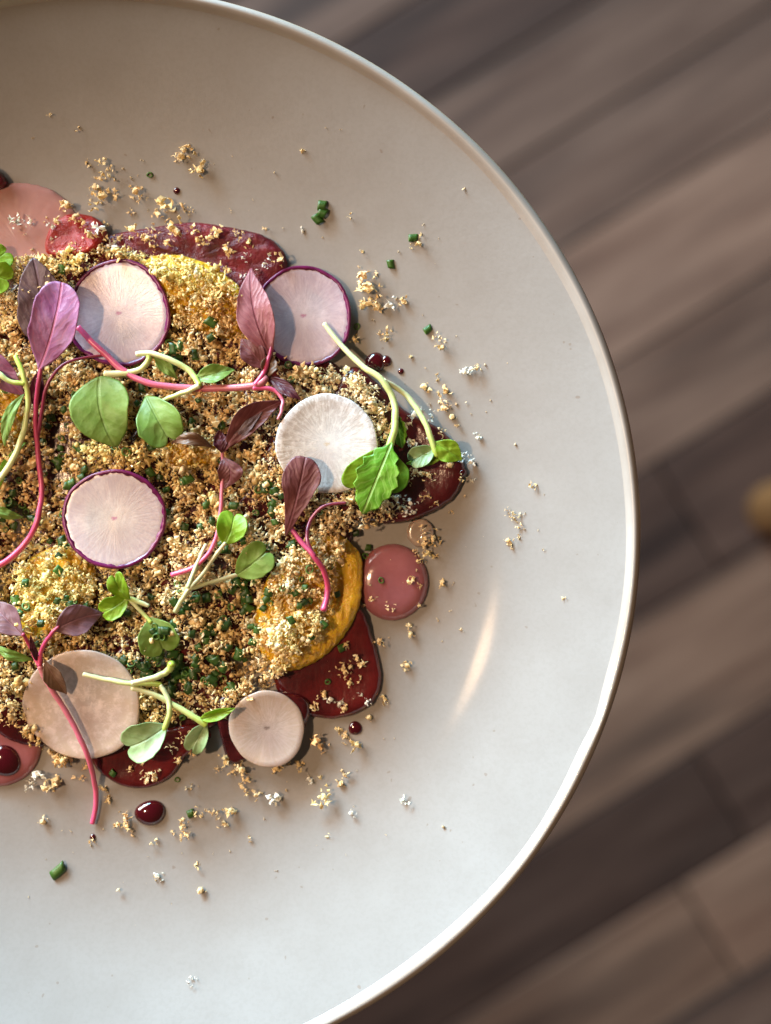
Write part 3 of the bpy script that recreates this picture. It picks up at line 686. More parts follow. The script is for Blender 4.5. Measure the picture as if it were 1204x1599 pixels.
# crumbs one by one on the bare plate, the discs and the bare fish slices: x, y, size in photo pixels, tone
G, Wt, O_ = 'g', 'w', 'o'
plate_crumbs = [(65, 98, 3, G), (242, 127, 5, G), (78, 181, 9, G), (123, 204, 9, G), (52, 216, 5, G), (283, 250, 20, G), (294, 240, 20, G), (312, 270, 22, G), (318, 257, 10, Wt), (162, 262, 20, G), (172, 275, 18, G), (152, 293, 18, G), (160, 310, 22, G), (178, 304, 14, G), (150, 325, 16, G), (213, 298, 18, G), (220, 312, 14, G), (205, 334, 10, G), (138, 256, 9, G), (222, 251, 6, G), (146, 277, 6, G), (143, 310, 5, G), (205, 278, 6, G), (252, 338, 20, G), (262, 322, 22, G), (285, 322, 8, G), (295, 330, 10, G), (532, 203, 5, G), (472, 238, 9, G), (428, 270, 5, G), (360, 327, 6, G), (546, 338, 9, G), (472, 360, 7, Wt), (414, 358, 8, G), (661, 352, 5, G), (657, 368, 7, G), (652, 381, 10, G), (641, 385, 7, G), (724, 296, 6, Wt), (565, 393, 7, G), (623, 394, 6, Wt), (562, 432, 20, G), (572, 446, 24, G), (582, 462, 24, G), (570, 474, 16, G), (590, 477, 16, G), (612, 477, 18, Wt), (630, 470, 14, G), (588, 428, 9, G), (602, 525, 18, CRM is not None and G), (594, 521, 8, O_), (582, 500, 5, G), (553, 530, 14, G), (685, 533, 16, G), (689, 541, 12, G), (712, 525, 4, Wt), (640, 556, 7, G), (683, 589, 9, G), (726, 583, 12, Wt), (735, 579, 12, Wt), (744, 574, 10, G), (757, 570, 5, G), (662, 603, 9, G), (670, 610, 9, G), (695, 612, 16, G), (690, 625, 14, G), (695, 640, 16, G), (670, 631, 6, Wt), (712, 631, 5, G), (728, 630, 6, Wt), (707, 652, 8, G), (712, 664, 7, G), (745, 683, 11, Wt), (720, 714, 14, Wt), (733, 720, 14, Wt), (706, 690, 8, Wt), (722, 746, 10, G), (738, 750, 7, Wt), (726, 775, 5, G), (704, 800, 7, G), (905, 680, 8, G), (830, 757, 9, G), (835, 760, 7, G), (793, 800, 10, G), (802, 808, 14, G), (810, 821, 9, G), (818, 802, 6, G), (818, 826, 5, G), (808, 838, 8, G), (793, 846, 12, G), (798, 853, 8, G), (840, 828, 4, G), (848, 858, 5, G), (766, 625, 3, Wt), (805, 694, 5, G), (890, 770, 3, G), (881, 933, 9, G), (933, 968, 7, G), (690, 912, 11, G), (707, 911, 6, G), (683, 968, 6, G), (703, 954, 5, G), (640, 978, 10, G), (641, 990, 12, G), (722, 985, 8, G), (634, 1037, 14, G), (636, 1044, 10, G), (592, 1003, 14, G), (600, 1090, 9, G), (602, 1098, 9, G), (577, 1121, 8, G), (540, 1150, 14, G), (552, 1163, 16, G), (530, 1140, 10, G), (537, 1208, 12, G), (534, 1222, 14, G), (506, 1234, 18, G), (504, 1248, 22, G), (484, 1216, 12, Wt), (500, 1212, 9, G), (428, 1245, 18, Wt), (447, 1234, 6, G), (552, 1269, 12, Wt), (631, 1250, 12, Wt), (603, 1302, 6, G), (692, 1290, 6, G), (512, 1303, 7, G), (413, 1278, 4, G), (390, 1310, 8, G), (431, 1359, 5, G), (402, 1240, 14, G), (386, 1236, 10, G), (380, 1225, 12, G), (358, 1266, 16, G), (349, 1286, 14, G), (337, 1270, 14, G), (313, 1266, 16, G), (288, 1283, 14, G), (291, 1298, 16, G), (271, 1299, 7, G), (248, 1366, 12, Wt), (243, 1372, 8, G), (308, 1350, 9, G), (315, 1390, 9, G), (186, 1390, 8, G), (284, 1332, 4, G), (333, 1332, 4, G), (238, 1318, 8, G), (246, 1313, 8, G), (208, 1301, 8, G), (200, 1275, 14, G), (196, 1290, 12, G), (182, 1288, 10, G), (187, 1266, 6, Wt), (168, 1248, 10, G), (163, 1231, 11, G), (144, 1314, 9, G), (163, 1295, 6, G), (110, 1297, 6, G), (97, 1297, 4, G), (72, 1276, 9, G), (67, 1283, 8, G), (82, 1224, 22, G), (90, 1217, 14, G), (62, 1213, 20, Wt), (50, 1222, 16, Wt), (128, 1215, 10, G), (116, 1212, 9, G), (295, 1230, 9, G), (298, 1224, 6, G), (310, 1227, 4, G), (300, 1531, 12, Wt), (45, 1400, 3, Wt), (268, 1411, 3, G), (495, 1152, 20, O_), (503, 1166, 14, O_), (468, 1195, 14, G), (432, 1197, 14, G), (446, 1192, 14, G), (376, 1195, 22, G), (366, 1203, 16, G), (350, 1185, 16, G), (342, 1200, 10, G), (385, 1212, 14, G), (135, 1195, 12, G),
    (668, 832, 22, G), (676, 845, 20, G), (660, 852, 18, G), (668, 866, 16, G), (680, 868, 8, G), (650, 862, 10, G), (655, 876, 9, G), (642, 905, 12, G), (655, 915, 8, G), (610, 946, 13, G), (566, 945, 8, G), (582, 933, 12, G), (655, 945, 8, G), (577, 912, 6, G), (650, 890, 5, G), (25, 350, 18, Wt), (46, 347, 13, Wt), (73, 344, 8, G), (105, 327, 18, G), (117, 342, 12, G), (82, 355, 10, Wt), (40, 367, 6, G), (110, 318, 8, G), (93, 346, 12, G), (128, 352, 14, G), (142, 372, 16, G), (152, 358, 18, Wt), (160, 372, 16, G), (118, 386, 14, G), (98, 396, 16, G), (134, 398, 16, G), (84, 372, 8, Wt), (166, 352, 12, G),
    (642, 690, 14, G), (672, 690, 12, Wt), (600, 668, 10, G), (593, 668, 9, G), (597, 640, 14, G), (610, 636, 12, G), (620, 655, 9, G), (645, 650, 14, Wt), (655, 643, 12, Wt), (672, 650, 14, Wt), (638, 660, 12, G), (690, 675, 12, G), (644, 697, 14, Wt), (660, 742, 14, G), (648, 738, 14, G), (672, 743, 12, G), (638, 752, 14, G), (622, 732, 14, G), (702, 726, 9, G), (625, 779, 14, Wt), (640, 786, 14, Wt), (622, 795, 14, G), (632, 800, 12, Wt), (645, 800, 10, Wt), (659, 778, 9, G), (667, 775, 9, G), (683, 787, 8, G), (608, 800, 14, G), (600, 790, 14, G), (673, 792, 5, G), (664, 766, 6, G),
    (556, 1030, 14, G), (566, 1036, 12, G), (545, 1044, 13, G), (534, 1042, 14, G), (536, 1052, 12, G), (548, 1066, 12, G), (505, 1086, 14, G), (515, 1092, 14, Wt), (532, 1097, 12, Wt), (536, 1105, 10, G), (491, 1105, 10, G), (575, 1096, 10, Wt), (562, 1084, 7, Wt), (540, 1008, 10, G), (560, 1060, 9, G), (494, 1098, 8, G),
    (330, 370, 14, G), (340, 362, 16, G), (320, 380, 10, G), (372, 368, 14, G), (390, 380, 12, G), (358, 390, 16, G), (432, 407, 20, G), (416, 415, 10, Wt), (420, 402, 7, Wt), (385, 402, 12, Wt), (353, 420, 12, G), (300, 360, 14, G), (310, 375, 12, G), (385, 440, 10, Wt), (380, 430, 9, Wt), (225, 372, 14, G), (240, 365, 16, G), (270, 352, 20, G), (278, 368, 18, G), (205, 362, 18, G), (185, 372, 14, G), (175, 385, 16, Wt), (240, 384, 12, G), (400, 425, 8, Wt), (405, 452, 8, Wt), (265, 380, 12, G),
    (180, 1165, 8, G), (205, 1200, 10, G), (228, 1212, 14, G), (245, 1208, 14, G), (270, 1165, 14, G), (278, 1185, 12, G), (285, 1150, 12, G), (300, 1145, 14, G), (240, 1215, 10, G), (222, 1190, 8, G), (300, 1175, 9, G), (215, 1167, 8, G)]
def scat_col(t, r):
    c = {'g': np.array([.92, .68, .34]), 'w': np.array([.88, .86, .78]), 'o': np.array([.78, .44, .16])}[t]
    return np.clip(c*(1 + r.normal()*.06) + r.normal(size=3)*.012, .02, .95)
zones = {'plate': ('golden crumb lying loose on the bare cream plate', 'loose crumbs on the bare plate'),
         'white': ('white crumb lying loose on the bare cream plate', 'white crumbs on the bare plate'),
         'food': ('crumb stuck to a fish slice, sauce disc or shallot at the edge', 'crumbs on the sauce and fish')}
tiny = []
for px, py, s, tn in plate_crumbs:
    pr, ml = (protos, proto_me) if s > 9 else (small, small_me)
    if tn is True: tn = G
    if s <= 6:
        tiny.append((px, py, s)); continue
    k = int(rng.integers(len(pr)))
    p = at(px, py); r_ = s*.74*PXM
    Rm = rot(rng); zmin = ((pr[k][0]*r_) @ Rm.T)[:, 2].min()
    o = link('crumb', ml[k]); c = scat_col(tn, rng)
    o.matrix_world = Matrix.Translation((p.x, p.y, p.z - zmin*.82)) @ Matrix(Rm.tolist()).to_4x4() @ Matrix.Scale(r_, 4)
    o.color = (*c, 1)
    zn = 'food' if p.z > hat(H0, p.x, p.y) + .0004 else ('white' if tn == 'w' else 'plate')
    tag(o, zones[zn][0], 'crumb', zones[zn][1])
# specks too small to pick apart
SV = []; SF = []; n_ = 0
for px, py, s in tiny:
    p = at(px, py); r_ = s*.5*PXM; v, f = small[rng.integers(len(small))]
    SV.append((v*r_) @ rot(rng).T + np.array((p.x, p.y, p.z + r_*.6))); SF.append(f+n_); n_ += len(v)
for _ in range(420):
    a, rr = rng.uniform(0, 6.28), abs(rng.normal(0, 1))
    px, py = 260 + 330*rr*math.cos(a), 780 + 390*rr*math.sin(a)
    if inpoly(px, py, bed_poly) or not (-50 < px < 930 and 150 < py < 1500): continue
    p = at(px, py)
    if math.hypot(p.x, p.y) > .125: continue
    s = rng.uniform(.00012, .00034); v, f = small[rng.integers(len(small))]
    SV.append((v*s) @ rot(rng).T + np.array((p.x, p.y, p.z + s*.5))); SF.append(f+n_); n_ += len(v)
me = mesh('crumb_dust', np.concatenate(SV), np.concatenate(SF), M['crumb'], False)
o = link('crumb_dust', me); o.color = (.72, .55, .33, 1); tag(o, 'fine crumb specks dusted over the cream plate', 'crumbs', kind='stuff')

# ------------------------------------------------------------------ drops of sauce
def drop(px, py, r_px, label, group=None, hgt=.55, ell=1.):
    p = at(px, py); r = r_px*PXM; v = [(0, 0, r*hgt)]; f = []; n = 28
    prof = [(.3, .96), (.55, .84), (.78, .62), (.93, .34), (1.0, .12), (.99, -.12)]
    for s, z in prof:
        for k in range(n):
            a = 2*math.pi*k/n; q = 1 + .03*math.sin(3*a + px)
            v.append((r*s*q*math.cos(a), r*s*q*ell*math.sin(a), r*hgt*z))
    for k in range(n): f.append((0, 1+k, 1+(k+1) % n))
    for i in range(len(prof)-1):
        for k in range(n): f.append((1+i*n+k, 1+(i+1)*n+k, 1+(i+1)*n+(k+1) % n, 1+i*n+(k+1) % n))
    o = link('sauce_drop', mesh('sauce_drop', v, f, M['drop']), None, p)
    # lie on the slope of the plate
    e = .002; nrm = Vector((hat(H, p.x-e, p.y) - hat(H, p.x+e, p.y), hat(H, p.x, p.y-e) - hat(H, p.x, p.y+e), 2*e)).normalized()
    if nrm.z > .8: o.rotation_euler = nrm.to_track_quat('Z', 'Y').to_euler()
    tag(o, label, 'sauce', group)
drop(235, 1269, 25, 'round glossy dark wine sauce drop alone on the plate beside golden crumbs', ell=.8, hgt=.45)
drop(586, 566, 16, 'dark wine sauce drop touching crumbs beside the green sprout stem')
drop(603, 564, 9, 'small wine sauce drop merging with a larger one')
drop(6, 1188, 27, 'dark wine sauce drop on the dusty pink disc', ell=.9, hgt=.4)
drop(555, 1137, 11, 'oval wine sauce drop holding one tiny crumb beside the fish', hgt=.4)
for x, y, r in ((626, 580, 5), (276, 298, 5.5), (145, 1307, 5), (723, 739, 7)): drop(x, y, r, 'pinhead sized dark wine sauce droplet at the edge of the food', 'tiny wine sauce droplets')

# radish tops count as ground for what lies on them
for c, r, tl, th, root in discs:
    for ch in root.children:
        if ch.name.startswith('flesh'): stamp(ch.data, Matrix.Translation(c))

# ------------------------------------------------------------------ chives
def chive_mesh(L, slant, sq, bend):
    n = 12; v = []; f = []; ro = 1.; ri = .70
    st_ = [(-L/2, ro), (-L/4, ro*1.02), (L/4, ro*.99), (L/2, ro), (L/2, ri), (L/4, ri*.97), (-L/4, ri), (-L/2, ri)]
    for i, (z, r) in enumerate(st_):
        for k in range(n):
            a = 2*math.pi*k/n; x, y = r*math.cos(a), r*math.sin(a)*sq
            v.append((x + bend*z*z, y, z + slant*x*(1 if z > 0 else .4)))
    m = len(st_)
    for i in range(m):
        for k in range(n): f.append((i*n+k, i*n+(k+1) % n, ((i+1) % m)*n+(k+1) % n, ((i+1) % m)*n+k))
    me = mesh('chive', v, f, M['chive']); me.materials.append(M['chive_in'])
    for q, p in enumerate(me.polygons):
        if q//n >= 3: p.material_index = 1
    return me
cm = [chive_mesh(L, s, q, b) for L, s, q, b in [(1.0, 0, .8, 0), (1.6, .2, .75, .05), (2.4, .3, .65, .06), (3.2, .5, .55, .05), (.7, 0, .9, 0), (2.0, -.3, .7, .04)]]
rc = random.Random(3)
def chive(px, py, size=17, lying=None, long=None, yaw=None, G_=None, zone='heap', bright=None):
    r = size*.5*PXM*rc.uniform(.75, .98)
    lying = rc.random() < .68 if lying is None else lying
    k = (rc.choice([1, 2, 5, 1, 2]) if lying else rc.choice([0, 4, 0])) if long is None else long
    p = at(px, py, G_)
    if zone == 'heap' and disc_at(p.x, p.y): return None
    o = link('chive', cm[k])
    yaw = rc.uniform(0, 6.28) if yaw is None else yaw
    e = (R(90 + rc.uniform(-14, 14)), 0, yaw) if lying else (R(rc.uniform(-28, 28)), R(rc.uniform(-25, 25)), yaw)
    o.rotation_euler = e; o.scale = (r, r, r)
    o.location = p + Vector((0, 0, r*(.40 if lying else .2)))
    b = rc.choice([.5, .7, .9, 1.3])*rc.uniform(.8, 1.2) if bright is None else bright
    o.color = (b*rc.uniform(.9, 1.25), b, b*.9, 1)
    if zone == 'plate': tag(o, 'cut green chive lying loose on the bare plate', 'chive', 'chives on the bare plate')
    else: tag(o, 'small cut green chive ring among the golden crumbs and fish', 'chive', 'chives over the crumbs')
    return o
for x, y, s, l, k, yw in [(503, 322, 24, 1, 1, 1.5), (504, 333, 22, 1, 1, 1.2), (496, 343, 22, 1, 2, .7), (234, 273, 15, 0, 0, 0), (645, 372, 16, 1, 2, 1.7), (610, 413, 15, 1, 2, .2), (668, 515, 14, 1, 2, 2.2), (557, 510, 15, 0, 0, 1), (92, 1360, 20, 1, 3, 2.3), (298, 1270, 16, 1, 1, 2), (277, 1217, 13, 0, 4, 0)]:
    chive(x, y, s*.84, bool(l), k, yw, zone='plate', bright=1.1)
spots = [(97, 421, 1), (330, 527, 1), (330, 503, 1), (456, 593, 0), (560, 632, 1), (338, 668, 1), (347, 664, 1), (286, 752, 1), (295, 748, 1), (235, 738, 1), (322, 790, 1), (420, 755, 1), (413, 765, 1), (428, 768, 1), (400, 800, 0), (350, 812, 1), (113, 755, 1), (128, 745, 1), (131, 735, 1), (98, 803, 0), (180, 700, 0), (97, 845, 1), (103, 852, 1), (92, 868, 1), (92, 891, 1), (78, 845, 1), (40, 910, 1), (25, 938, 1), (32, 957, 1), (90, 938, 1), (104, 934, 1), (20, 1025, 0), (24, 1040, 1), (9, 609, 0), (2, 655, 0), (30, 750, 0), (118, 617, 0), (475, 940, 1), (468, 946, 1), (484, 938, 0), (476, 918, 1), (455, 968, 1), (462, 925, 1), (442, 918, 0), (452, 922, 0), (420, 925, 1), (423, 942, 0), (416, 935, 1), (527, 928, 1), (505, 975, 1), (487, 995, 1), (516, 884, 0), (400, 893, 1), (388, 950, 1), (380, 955, 1), (392, 978, 1), (402, 984, 1), (345, 972, 1), (349, 966, 0), (334, 987, 1), (318, 990, 1), (322, 1000, 1), (382, 1030, 1), (395, 1003, 1), (556, 832, 1), (570, 868, 0), (575, 855, 1), (533, 1012, 1), (512, 1064, 0), (283, 925, 0), (305, 935, 1), (235, 932, 1), (278, 912, 0), (197, 957, 1), (190, 925, 0), (313, 823, 1), (331, 813, 1), (322, 787, 1), (380, 845, 1), (430, 815, 1), (475, 780, 0), (500, 800, 0), (440, 775, 1), (140, 625, 1), (100, 640, 1), (105, 665, 0), (95, 700, 1), (70, 740, 0), (66, 690, 1), (90, 720, 1), (222, 605, 1), (285, 605, 1), (310, 625, 1), (300, 660, 1), (250, 745, 1), (260, 765, 1), (20, 770, 1), (10, 800, 1), (35, 790, 0), (60, 1005, 1), (150, 1015, 1), (285, 1120, 0), (365, 790, 1), (450, 570, 0), (210, 545, 0), (265, 535, 0), (255, 555, 0), (272, 545, 1), (177, 1207, 1), (595, 906, 0)]
S1_ = boxblur(H, 2)
for x, y, l in spots: chive(x, y, rc.uniform(11, 15.5), bool(l), G_=S1_)
for (cx, cy, rx, ry, n) in [(285, 1045, 62, 38, 34), (345, 1055, 30, 26, 9), (215, 1035, 28, 14, 8), (395, 905, 40, 30, 9), (420, 780, 30, 25, 5), (85, 700, 26, 55, 5), (20, 800, 25, 35, 6), (310, 940, 60, 18, 7), (360, 835, 40, 30, 5), (200, 760, 190, 150, 22), (430, 900, 70, 60, 14), (90, 960, 80, 60, 6), (250, 560, 60, 30, 5), (330, 1000, 90, 50, 12)]:
    for _ in range(n):
        a, q = rc.uniform(0, 6.28), math.sqrt(rc.random()); chive(cx + rx*q*math.cos(a), cy + ry*q*math.sin(a), rc.uniform(12, 17), G_=S1_, bright=rc.uniform(.45, 1.1))

# ------------------------------------------------------------------ microgreens
SG = boxblur(maxf(boxblur(H, 1, 1), 3), 4)
SHAPES = {
 'heart': [(0, 0), (.05, .09), (.16, .24), (.32, .39), (.52, .48), (.72, .5), (.88, .43), (.97, .31), (1.0, .18), (.96, .07), (.87, 0)],
 'ovate': [(0, 0), (.08, .10), (.22, .30), (.38, .46), (.52, .5), (.68, .43), (.82, .28), (.93, .12), (1, 0)],
 'lance': [(0, 0), (.1, .2), (.25, .40), (.42, .5), (.6, .46), (.78, .30), (.92, .12), (1, 0)],
 'blunt': [(0, 0), (.06, .08), (.18, .26), (.34, .42), (.55, .5), (.76, .47), (.90, .34), (.97, .16), (.98, 0)],
 'spoon': [(0, 0), (.12, .10), (.28, .20), (.45, .33), (.6, .46), (.75, .5), (.88, .42), (.96, .22), (.97, 0)],
 'round': [(0, 0), (.05, .2), (.18, .42), (.4, .5), (.62, .46), (.80, .32), (.93, .14), (1, 0)],
 'tooth': [(0, 0), (.1, .12), (.16, .3), (.24, .27), (.32, .44), (.40, .38), (.5, .5), (.58, .40), (.68, .44), (.75, .30), (.85, .28), (.92, .14), (1, 0)]}
def leaf(parent, base, tip, width, shape, mat, hb=.8, ht=1.2, arch=1., cup=.15, fl=0., fr=0., bend=0., name='leaf', org=None):
    """heights in mm above the surface below; fl / fr fold the left / right half upward (radians)"""
    half = SHAPES[shape]
    out = [(x, y) for x, y in half] + [(x, -y) for x, y in half[-2:0:-1]]
    n_ = 52
    if shape != 'tooth': out = closed(out, n_)
    else: out = closed(out, len(out)*2)
    n = len(out); js = base[0]*.37 + base[1]*.11
    out = [(x, y*(1 + .10*mnoise.noise((x*4 + js, (1 if y > 0 else -1)*3., js)) + .05*mnoise.noise((x*13 + js, y*5, js)))) for x, y in out]
    b = at(base[0], base[1], SG, hb*.001); t = at(tip[0], tip[1], SG, ht*.001)
    d = (t - b); L = Vector((d.x, d.y, 0)).length; al = Vector((d.x, d.y, 0))/L; ac = Vector((-al.y, al.x, 0))
    wd = width*PXM; cx = .55
    rings = [.18, .36, .54, .70, .84, .94, 1.0]
    sd = random.Random(int(base[0]*31 + base[1])).random()*50
    v = []; uvs = []; f = []
    def put(x, y):
        s = fl if y > 0 else fr; a = abs(y)*wd
        p = b + al*(x*L) + ac*(math.copysign(a*math.cos(s), y) + bend*PXM*4*x*(1-x))
        z = b.z + (t.z - b.z)*x + arch*.001*4*x*(1-x) + a*math.sin(s) + cup*wd*(2*abs(y))**2*.5
        z += .00045*mnoise.noise((x*5 + sd, y*6, sd)) + .0008*mnoise.noise((x*2 + sd, y*2, sd*2)) + .0009*abs(y)*mnoise.noise((x*7 + sd, (1 if y > 0 else -1)*9., sd))
        g = hat(H, p.x, p.y)
        z = max(z, g + .0004)
        v.append((p.x, p.y, z)); uvs.append((x, y + .5))
    put(cx, 0)
    for s in rings:
        for x, y in out: put(cx + (x-cx)*s, y*s)
    for k in range(n): f.append((0, 1+k, 1+(k+1) % n))
    for i in range(len(rings)-1):
        for k in range(n): f.append((1+i*n+k, 1+(i+1)*n+k, 1+(i+1)*n+(k+1) % n, 1+i*n+(k+1) % n))
    # smooth heights across the rings a little so that crumbs below do not print through
    loc = parent.location
    me = mesh(name, [(x-loc.x, y-loc.y, z-loc.z) for x, y, z in v], f, mat)
    uvl = me.uv_layers.new(name='UVMap')
    for lp in me.loops: uvl.data[lp.index].uv = uvs[lp.vertex_index]
    bm = bmesh.new(); bm.from_mesh(me)
    for _ in range(2): bmesh.ops.smooth_vert(bm, verts=[q for q in bm.verts if not q.is_boundary], factor=.5, use_axis_z=True)
    bmesh.ops.recalc_face_normals(bm, faces=bm.faces)
    bm.to_mesh(me); bm.free()
    me.polygons.foreach_set('use_smooth', [True]*len(me.polygons))
    o = link(name, me, parent)
    so = o.modifiers.new('thickness', 'SOLIDIFY'); so.thickness = .00012; so.offset = 0
    return o
def spline(pts, sub=7):
    P = [Vector(p) for p in pts]; out = []
    for i in range(len(P)-1):
        a, b, c, d = P[max(i-1, 0)], P[i], P[i+1], P[min(i+2, len(P)-1)]
        for q in range(sub):
            t = q/sub; out.append(.5*((2*b) + (c-a)*t + (2*a-5*b+4*c-d)*t*t + (3*b-a-3*c+d)*t**3))
    out.append(P[-1]); return out
def stem(parent, pts, r0, r1, mat, name='stem'):
    """pts: (px, py, height in mm above the surface); r in photo pixels"""
    Q = []
    for q in pts:
        x, y, h = q if len(q) == 3 else (*q, 1.0)
        Q.append(at(x, y, SG, h*.001))
    P = spline(Q); m = len(P)
    for i, p in enumerate(P):          # small kinks
        k = .00022*min(1, 4*i/m, 4*(m-1-i)/m); p.x += k*mnoise.noise((i*.28, r1, pts[0][1])); p.y += k*mnoise.noise((r1, i*.28, pts[0][0]))
    # even the height out along the path
    zs = [p.z for p in P]
    for _ in range(6): zs = [zs[0]] + [(zs[i-1] + 2*zs[i] + zs[i+1])/4 for i in range(1, m-1)] + [zs[-1]]
    for p, z in zip(P, zs): p.z = max(z, hat(H, p.x, p.y) + min(r0, r1)*PXM*.5)
    for _ in range(2):
        zz = [p.z for p in P]
        for i in range(1, m-1): P[i].z = max((zz[i-1] + zz[i] + zz[i+1])/3, zz[i] - .0002)
    rr = [(r0 + (r1-r0)*i/(m-1))*.78*PXM*(1 + .10*mnoise.noise((i*.45, r0, pts[0][0]))) for i in range(m)]
    n = 10; v, f = tube_pts(P, rr, n)
    loc = parent.location
    me = mesh(name, [Vector(q) - loc for q in v], f, mat)
    uvl = me.uv_layers.new(name='UVMap')
    for lp in me.loops: uvl.data[lp.index].uv = (min(1., (lp.vertex_index//n)/(m-1)), .5)
    return link(name, me, parent)
def sprout(name, px, py, label, cat, group):
    o = empty(name, at(px, py, SG)); return tag(o, label, cat, group)
AG, SP = 'red amaranth sprouts', 'green radish sprouts'

# amaranth with magenta and grey leaves and the long curved pink stem
a = sprout('amaranth_sprout', 60, 640, 'amaranth sprout with a magenta leaf over a grey mauve leaf and long curved stem', 'sprout', AG)
leaf(a, (66, 538), (52, 402), 74, 'round', M['am_grey'], 1.5, 2.5, .6, .10, bend=-6)
leaf(a, (60, 580), (97, 438), 74, 'blunt', M['am_pink'], 3.2, 5.0, 1.5, .25, bend=-8)
stem(a, [(0-15, 888, 1.2), (10, 876, 1.2), (38, 850, 1.5), (58, 812, 2), (65, 770, 2), (61, 720, 2), (56, 670, 2.2), (57, 625, 2.8), (62, 585, 3.4), (70, 545, 4.4)], 6.5, 4.5, M['st_pink'])
stem(a, [(58, 690, 2.2), (66, 640, 3), (74, 602, 3), (95, 572, 2.5), (130, 559, 1.2), (172, 554, .8)], 4.5, 2.5, M['st_wine'], 'petiole')
leaf(a, (56, 640), (62, 575), 22, 'lance', M['am_dark'], 1.2, 2.0, .5, .2)
# rose leaf sprout with the long horizontal stem
a = sprout('amaranth_sprout', 400, 600, 'amaranth sprout with a rose pink leaf and long stem lying across two radish slices', 'sprout', AG)
stem(a, [(122, 511, 1.6), (150, 540, 2), (190, 577, 2), (230, 597, 2), (290, 606, 2), (350, 606, 2.2), (400, 602, 2.5), (415, 590, 2.8)], 6, 7.5, M['st_rose'])
stem(a, [(398, 602, 2.6), (412, 582, 3.5), (419, 560, 4.2), (424, 540, 4.8)], 6, 3.5, M['st_pink'], 'petiole')
leaf(a, (424, 556), (392, 418), 56, 'lance', M['am_rose'], 4.2, 4.0, 2.0, .2, bend=10)
leaf(a, (416, 578), (376, 529), 36, 'ovate', M['am_maroon'], 2.5, 2.0, 1.2, .2)
leaf(a, (417, 592), (424, 553), 26, 'ovate', M['am_brown'], 2.5, 3.5, .5, .3, fl=.5)
leaf(a, (418, 588), (470, 624), 20, 'lance', M['am_dark'], 2.2, 1.2, .6, .3)
stem(a, [(395, 606, 2.4), (425, 608, 2.6), (440, 622, 2.6), (440, 640, 2.4), (434, 655, 2.4)], 5, 3, M['st_rose'], 'petiole')
# small maroon sprout
a = sprout('amaranth_sprout', 347, 705, 'amaranth sprout with spread maroon leaves and a thin pink stem', 'sprout', AG)
stem(a, [(268, 898, 1), (305, 884, 1.6), (332, 855, 2), (343, 815, 2), (346, 770, 2), (348, 720, 2.4), (347, 702, 2.6)], 5, 3.5, M['st_rose'])
leaf(a, (350, 706), (442, 626), 40, 'ovate', M['am_maroon'], 2.6, 2.8, 1.6, .2, fl=.35, bend=12)
leaf(a, (352, 700), (410, 643), 18, 'lance', M['am_grey'], 2.8, 4.0, 1.0, .1)
leaf(a, (347, 712), (350, 764), 40, 'ovate', M['am_maroon'], 2.6, 2.2, .8, .2, bend=12)
leaf(a, (347, 708), (342, 672), 22, 'ovate', M['am_dark'], 2.5, 3.4, .4, .2)
leaf(a, (331, 698), (268, 692), 20, 'lance', M['am_brown'], 2.2, 1.0, 3.5, .1, bend=-9)
# spoon leaf sprout over the white radish
a = sprout('amaranth_sprout', 470, 840, 'amaranth sprout with one spoon shaped maroon leaf over the white radish slice', 'sprout', AG)
leaf(a, (446, 838), (478, 710), 58, 'spoon', M['am_maroon'], 2.0, 3.0, 2.4, .12, bend=-3)
stem(a, [(505, 953, 1.2), (512, 925, 1.6), (507, 895, 2), (490, 868, 2.2), (468, 843, 2.4), (455, 822, 2.6), (458, 795, 3.2)], 6, 4.5, M['st_pink'])
stem(a, [(492, 870, 2), (480, 845, 2.4), (484, 815, 2.6), (505, 791, 2.4), (540, 785, 1.4)], 4.5, 3, M['st_wine'], 'petiole')
# the sprout over the tan radish
a = sprout('amaranth_sprout', 62, 1040, 'amaranth sprout with mauve leaves whose pink stem runs off onto the plate', 'sprout', AG)
stem(a, [(144, 1286, 1), (149, 1262, 1.2), (149, 1228, 1.5), (138, 1185, 2.2), (118, 1138, 2.4), (95, 1098, 2.6), (74, 1066, 3), (62, 1040, 3.4)], 5, 6, M['st_rose'])
stem(a, [(62, 1040, 3.4), (66, 1012, 3.6), (80, 990, 3.6), (92, 978, 3.6)], 5, 3.5, M['st_pink'], 'petiole')
stem(a, [(62, 1040, 3.4), (48, 1010, 3.4), (36, 990, 3.4)], 5, 3.5, M['st_pink'], 'petiole')
leaf(a, (84, 986), (160, 958), 48, 'ovate', M['am_mauve'], 3.4, 2.6, 1.4, .2, bend=5)
leaf(a, (38, 994), (-14, 938), 44, 'ovate', M['am_mauve'], 3.2, 2.5, 1.2, .2)
leaf(a, (52, 1030), (-12, 1006), 16, 'lance', M['gr_mid'], 2.4, 2.4, 1.2, .1, bend=4)
leaf(a, (70, 1030), (104, 1084), 32, 'ovate', M['am_brown'], 3.0, 1.8, 1.0, .3, fl=.4)
leaf(a, (60, 1035), (47, 992), 10, 'lance', M['am_dark'], 3.2, 4.0, .5, .1)
leaf(a, (-30, 560), (36, 616), 40, 'ovate', M['am_pink'], 1.6, 1.2, .8, .2) if False else None
a = sprout('amaranth_sprout', 0, 580, 'magenta amaranth leaf lying under a pale green stem over the orange segment', 'sprout', AG)
leaf(a, (-50, 535), (38, 618), 46, 'ovate', M['am_pink'], 1.8, 1.0, 1.0, .15)

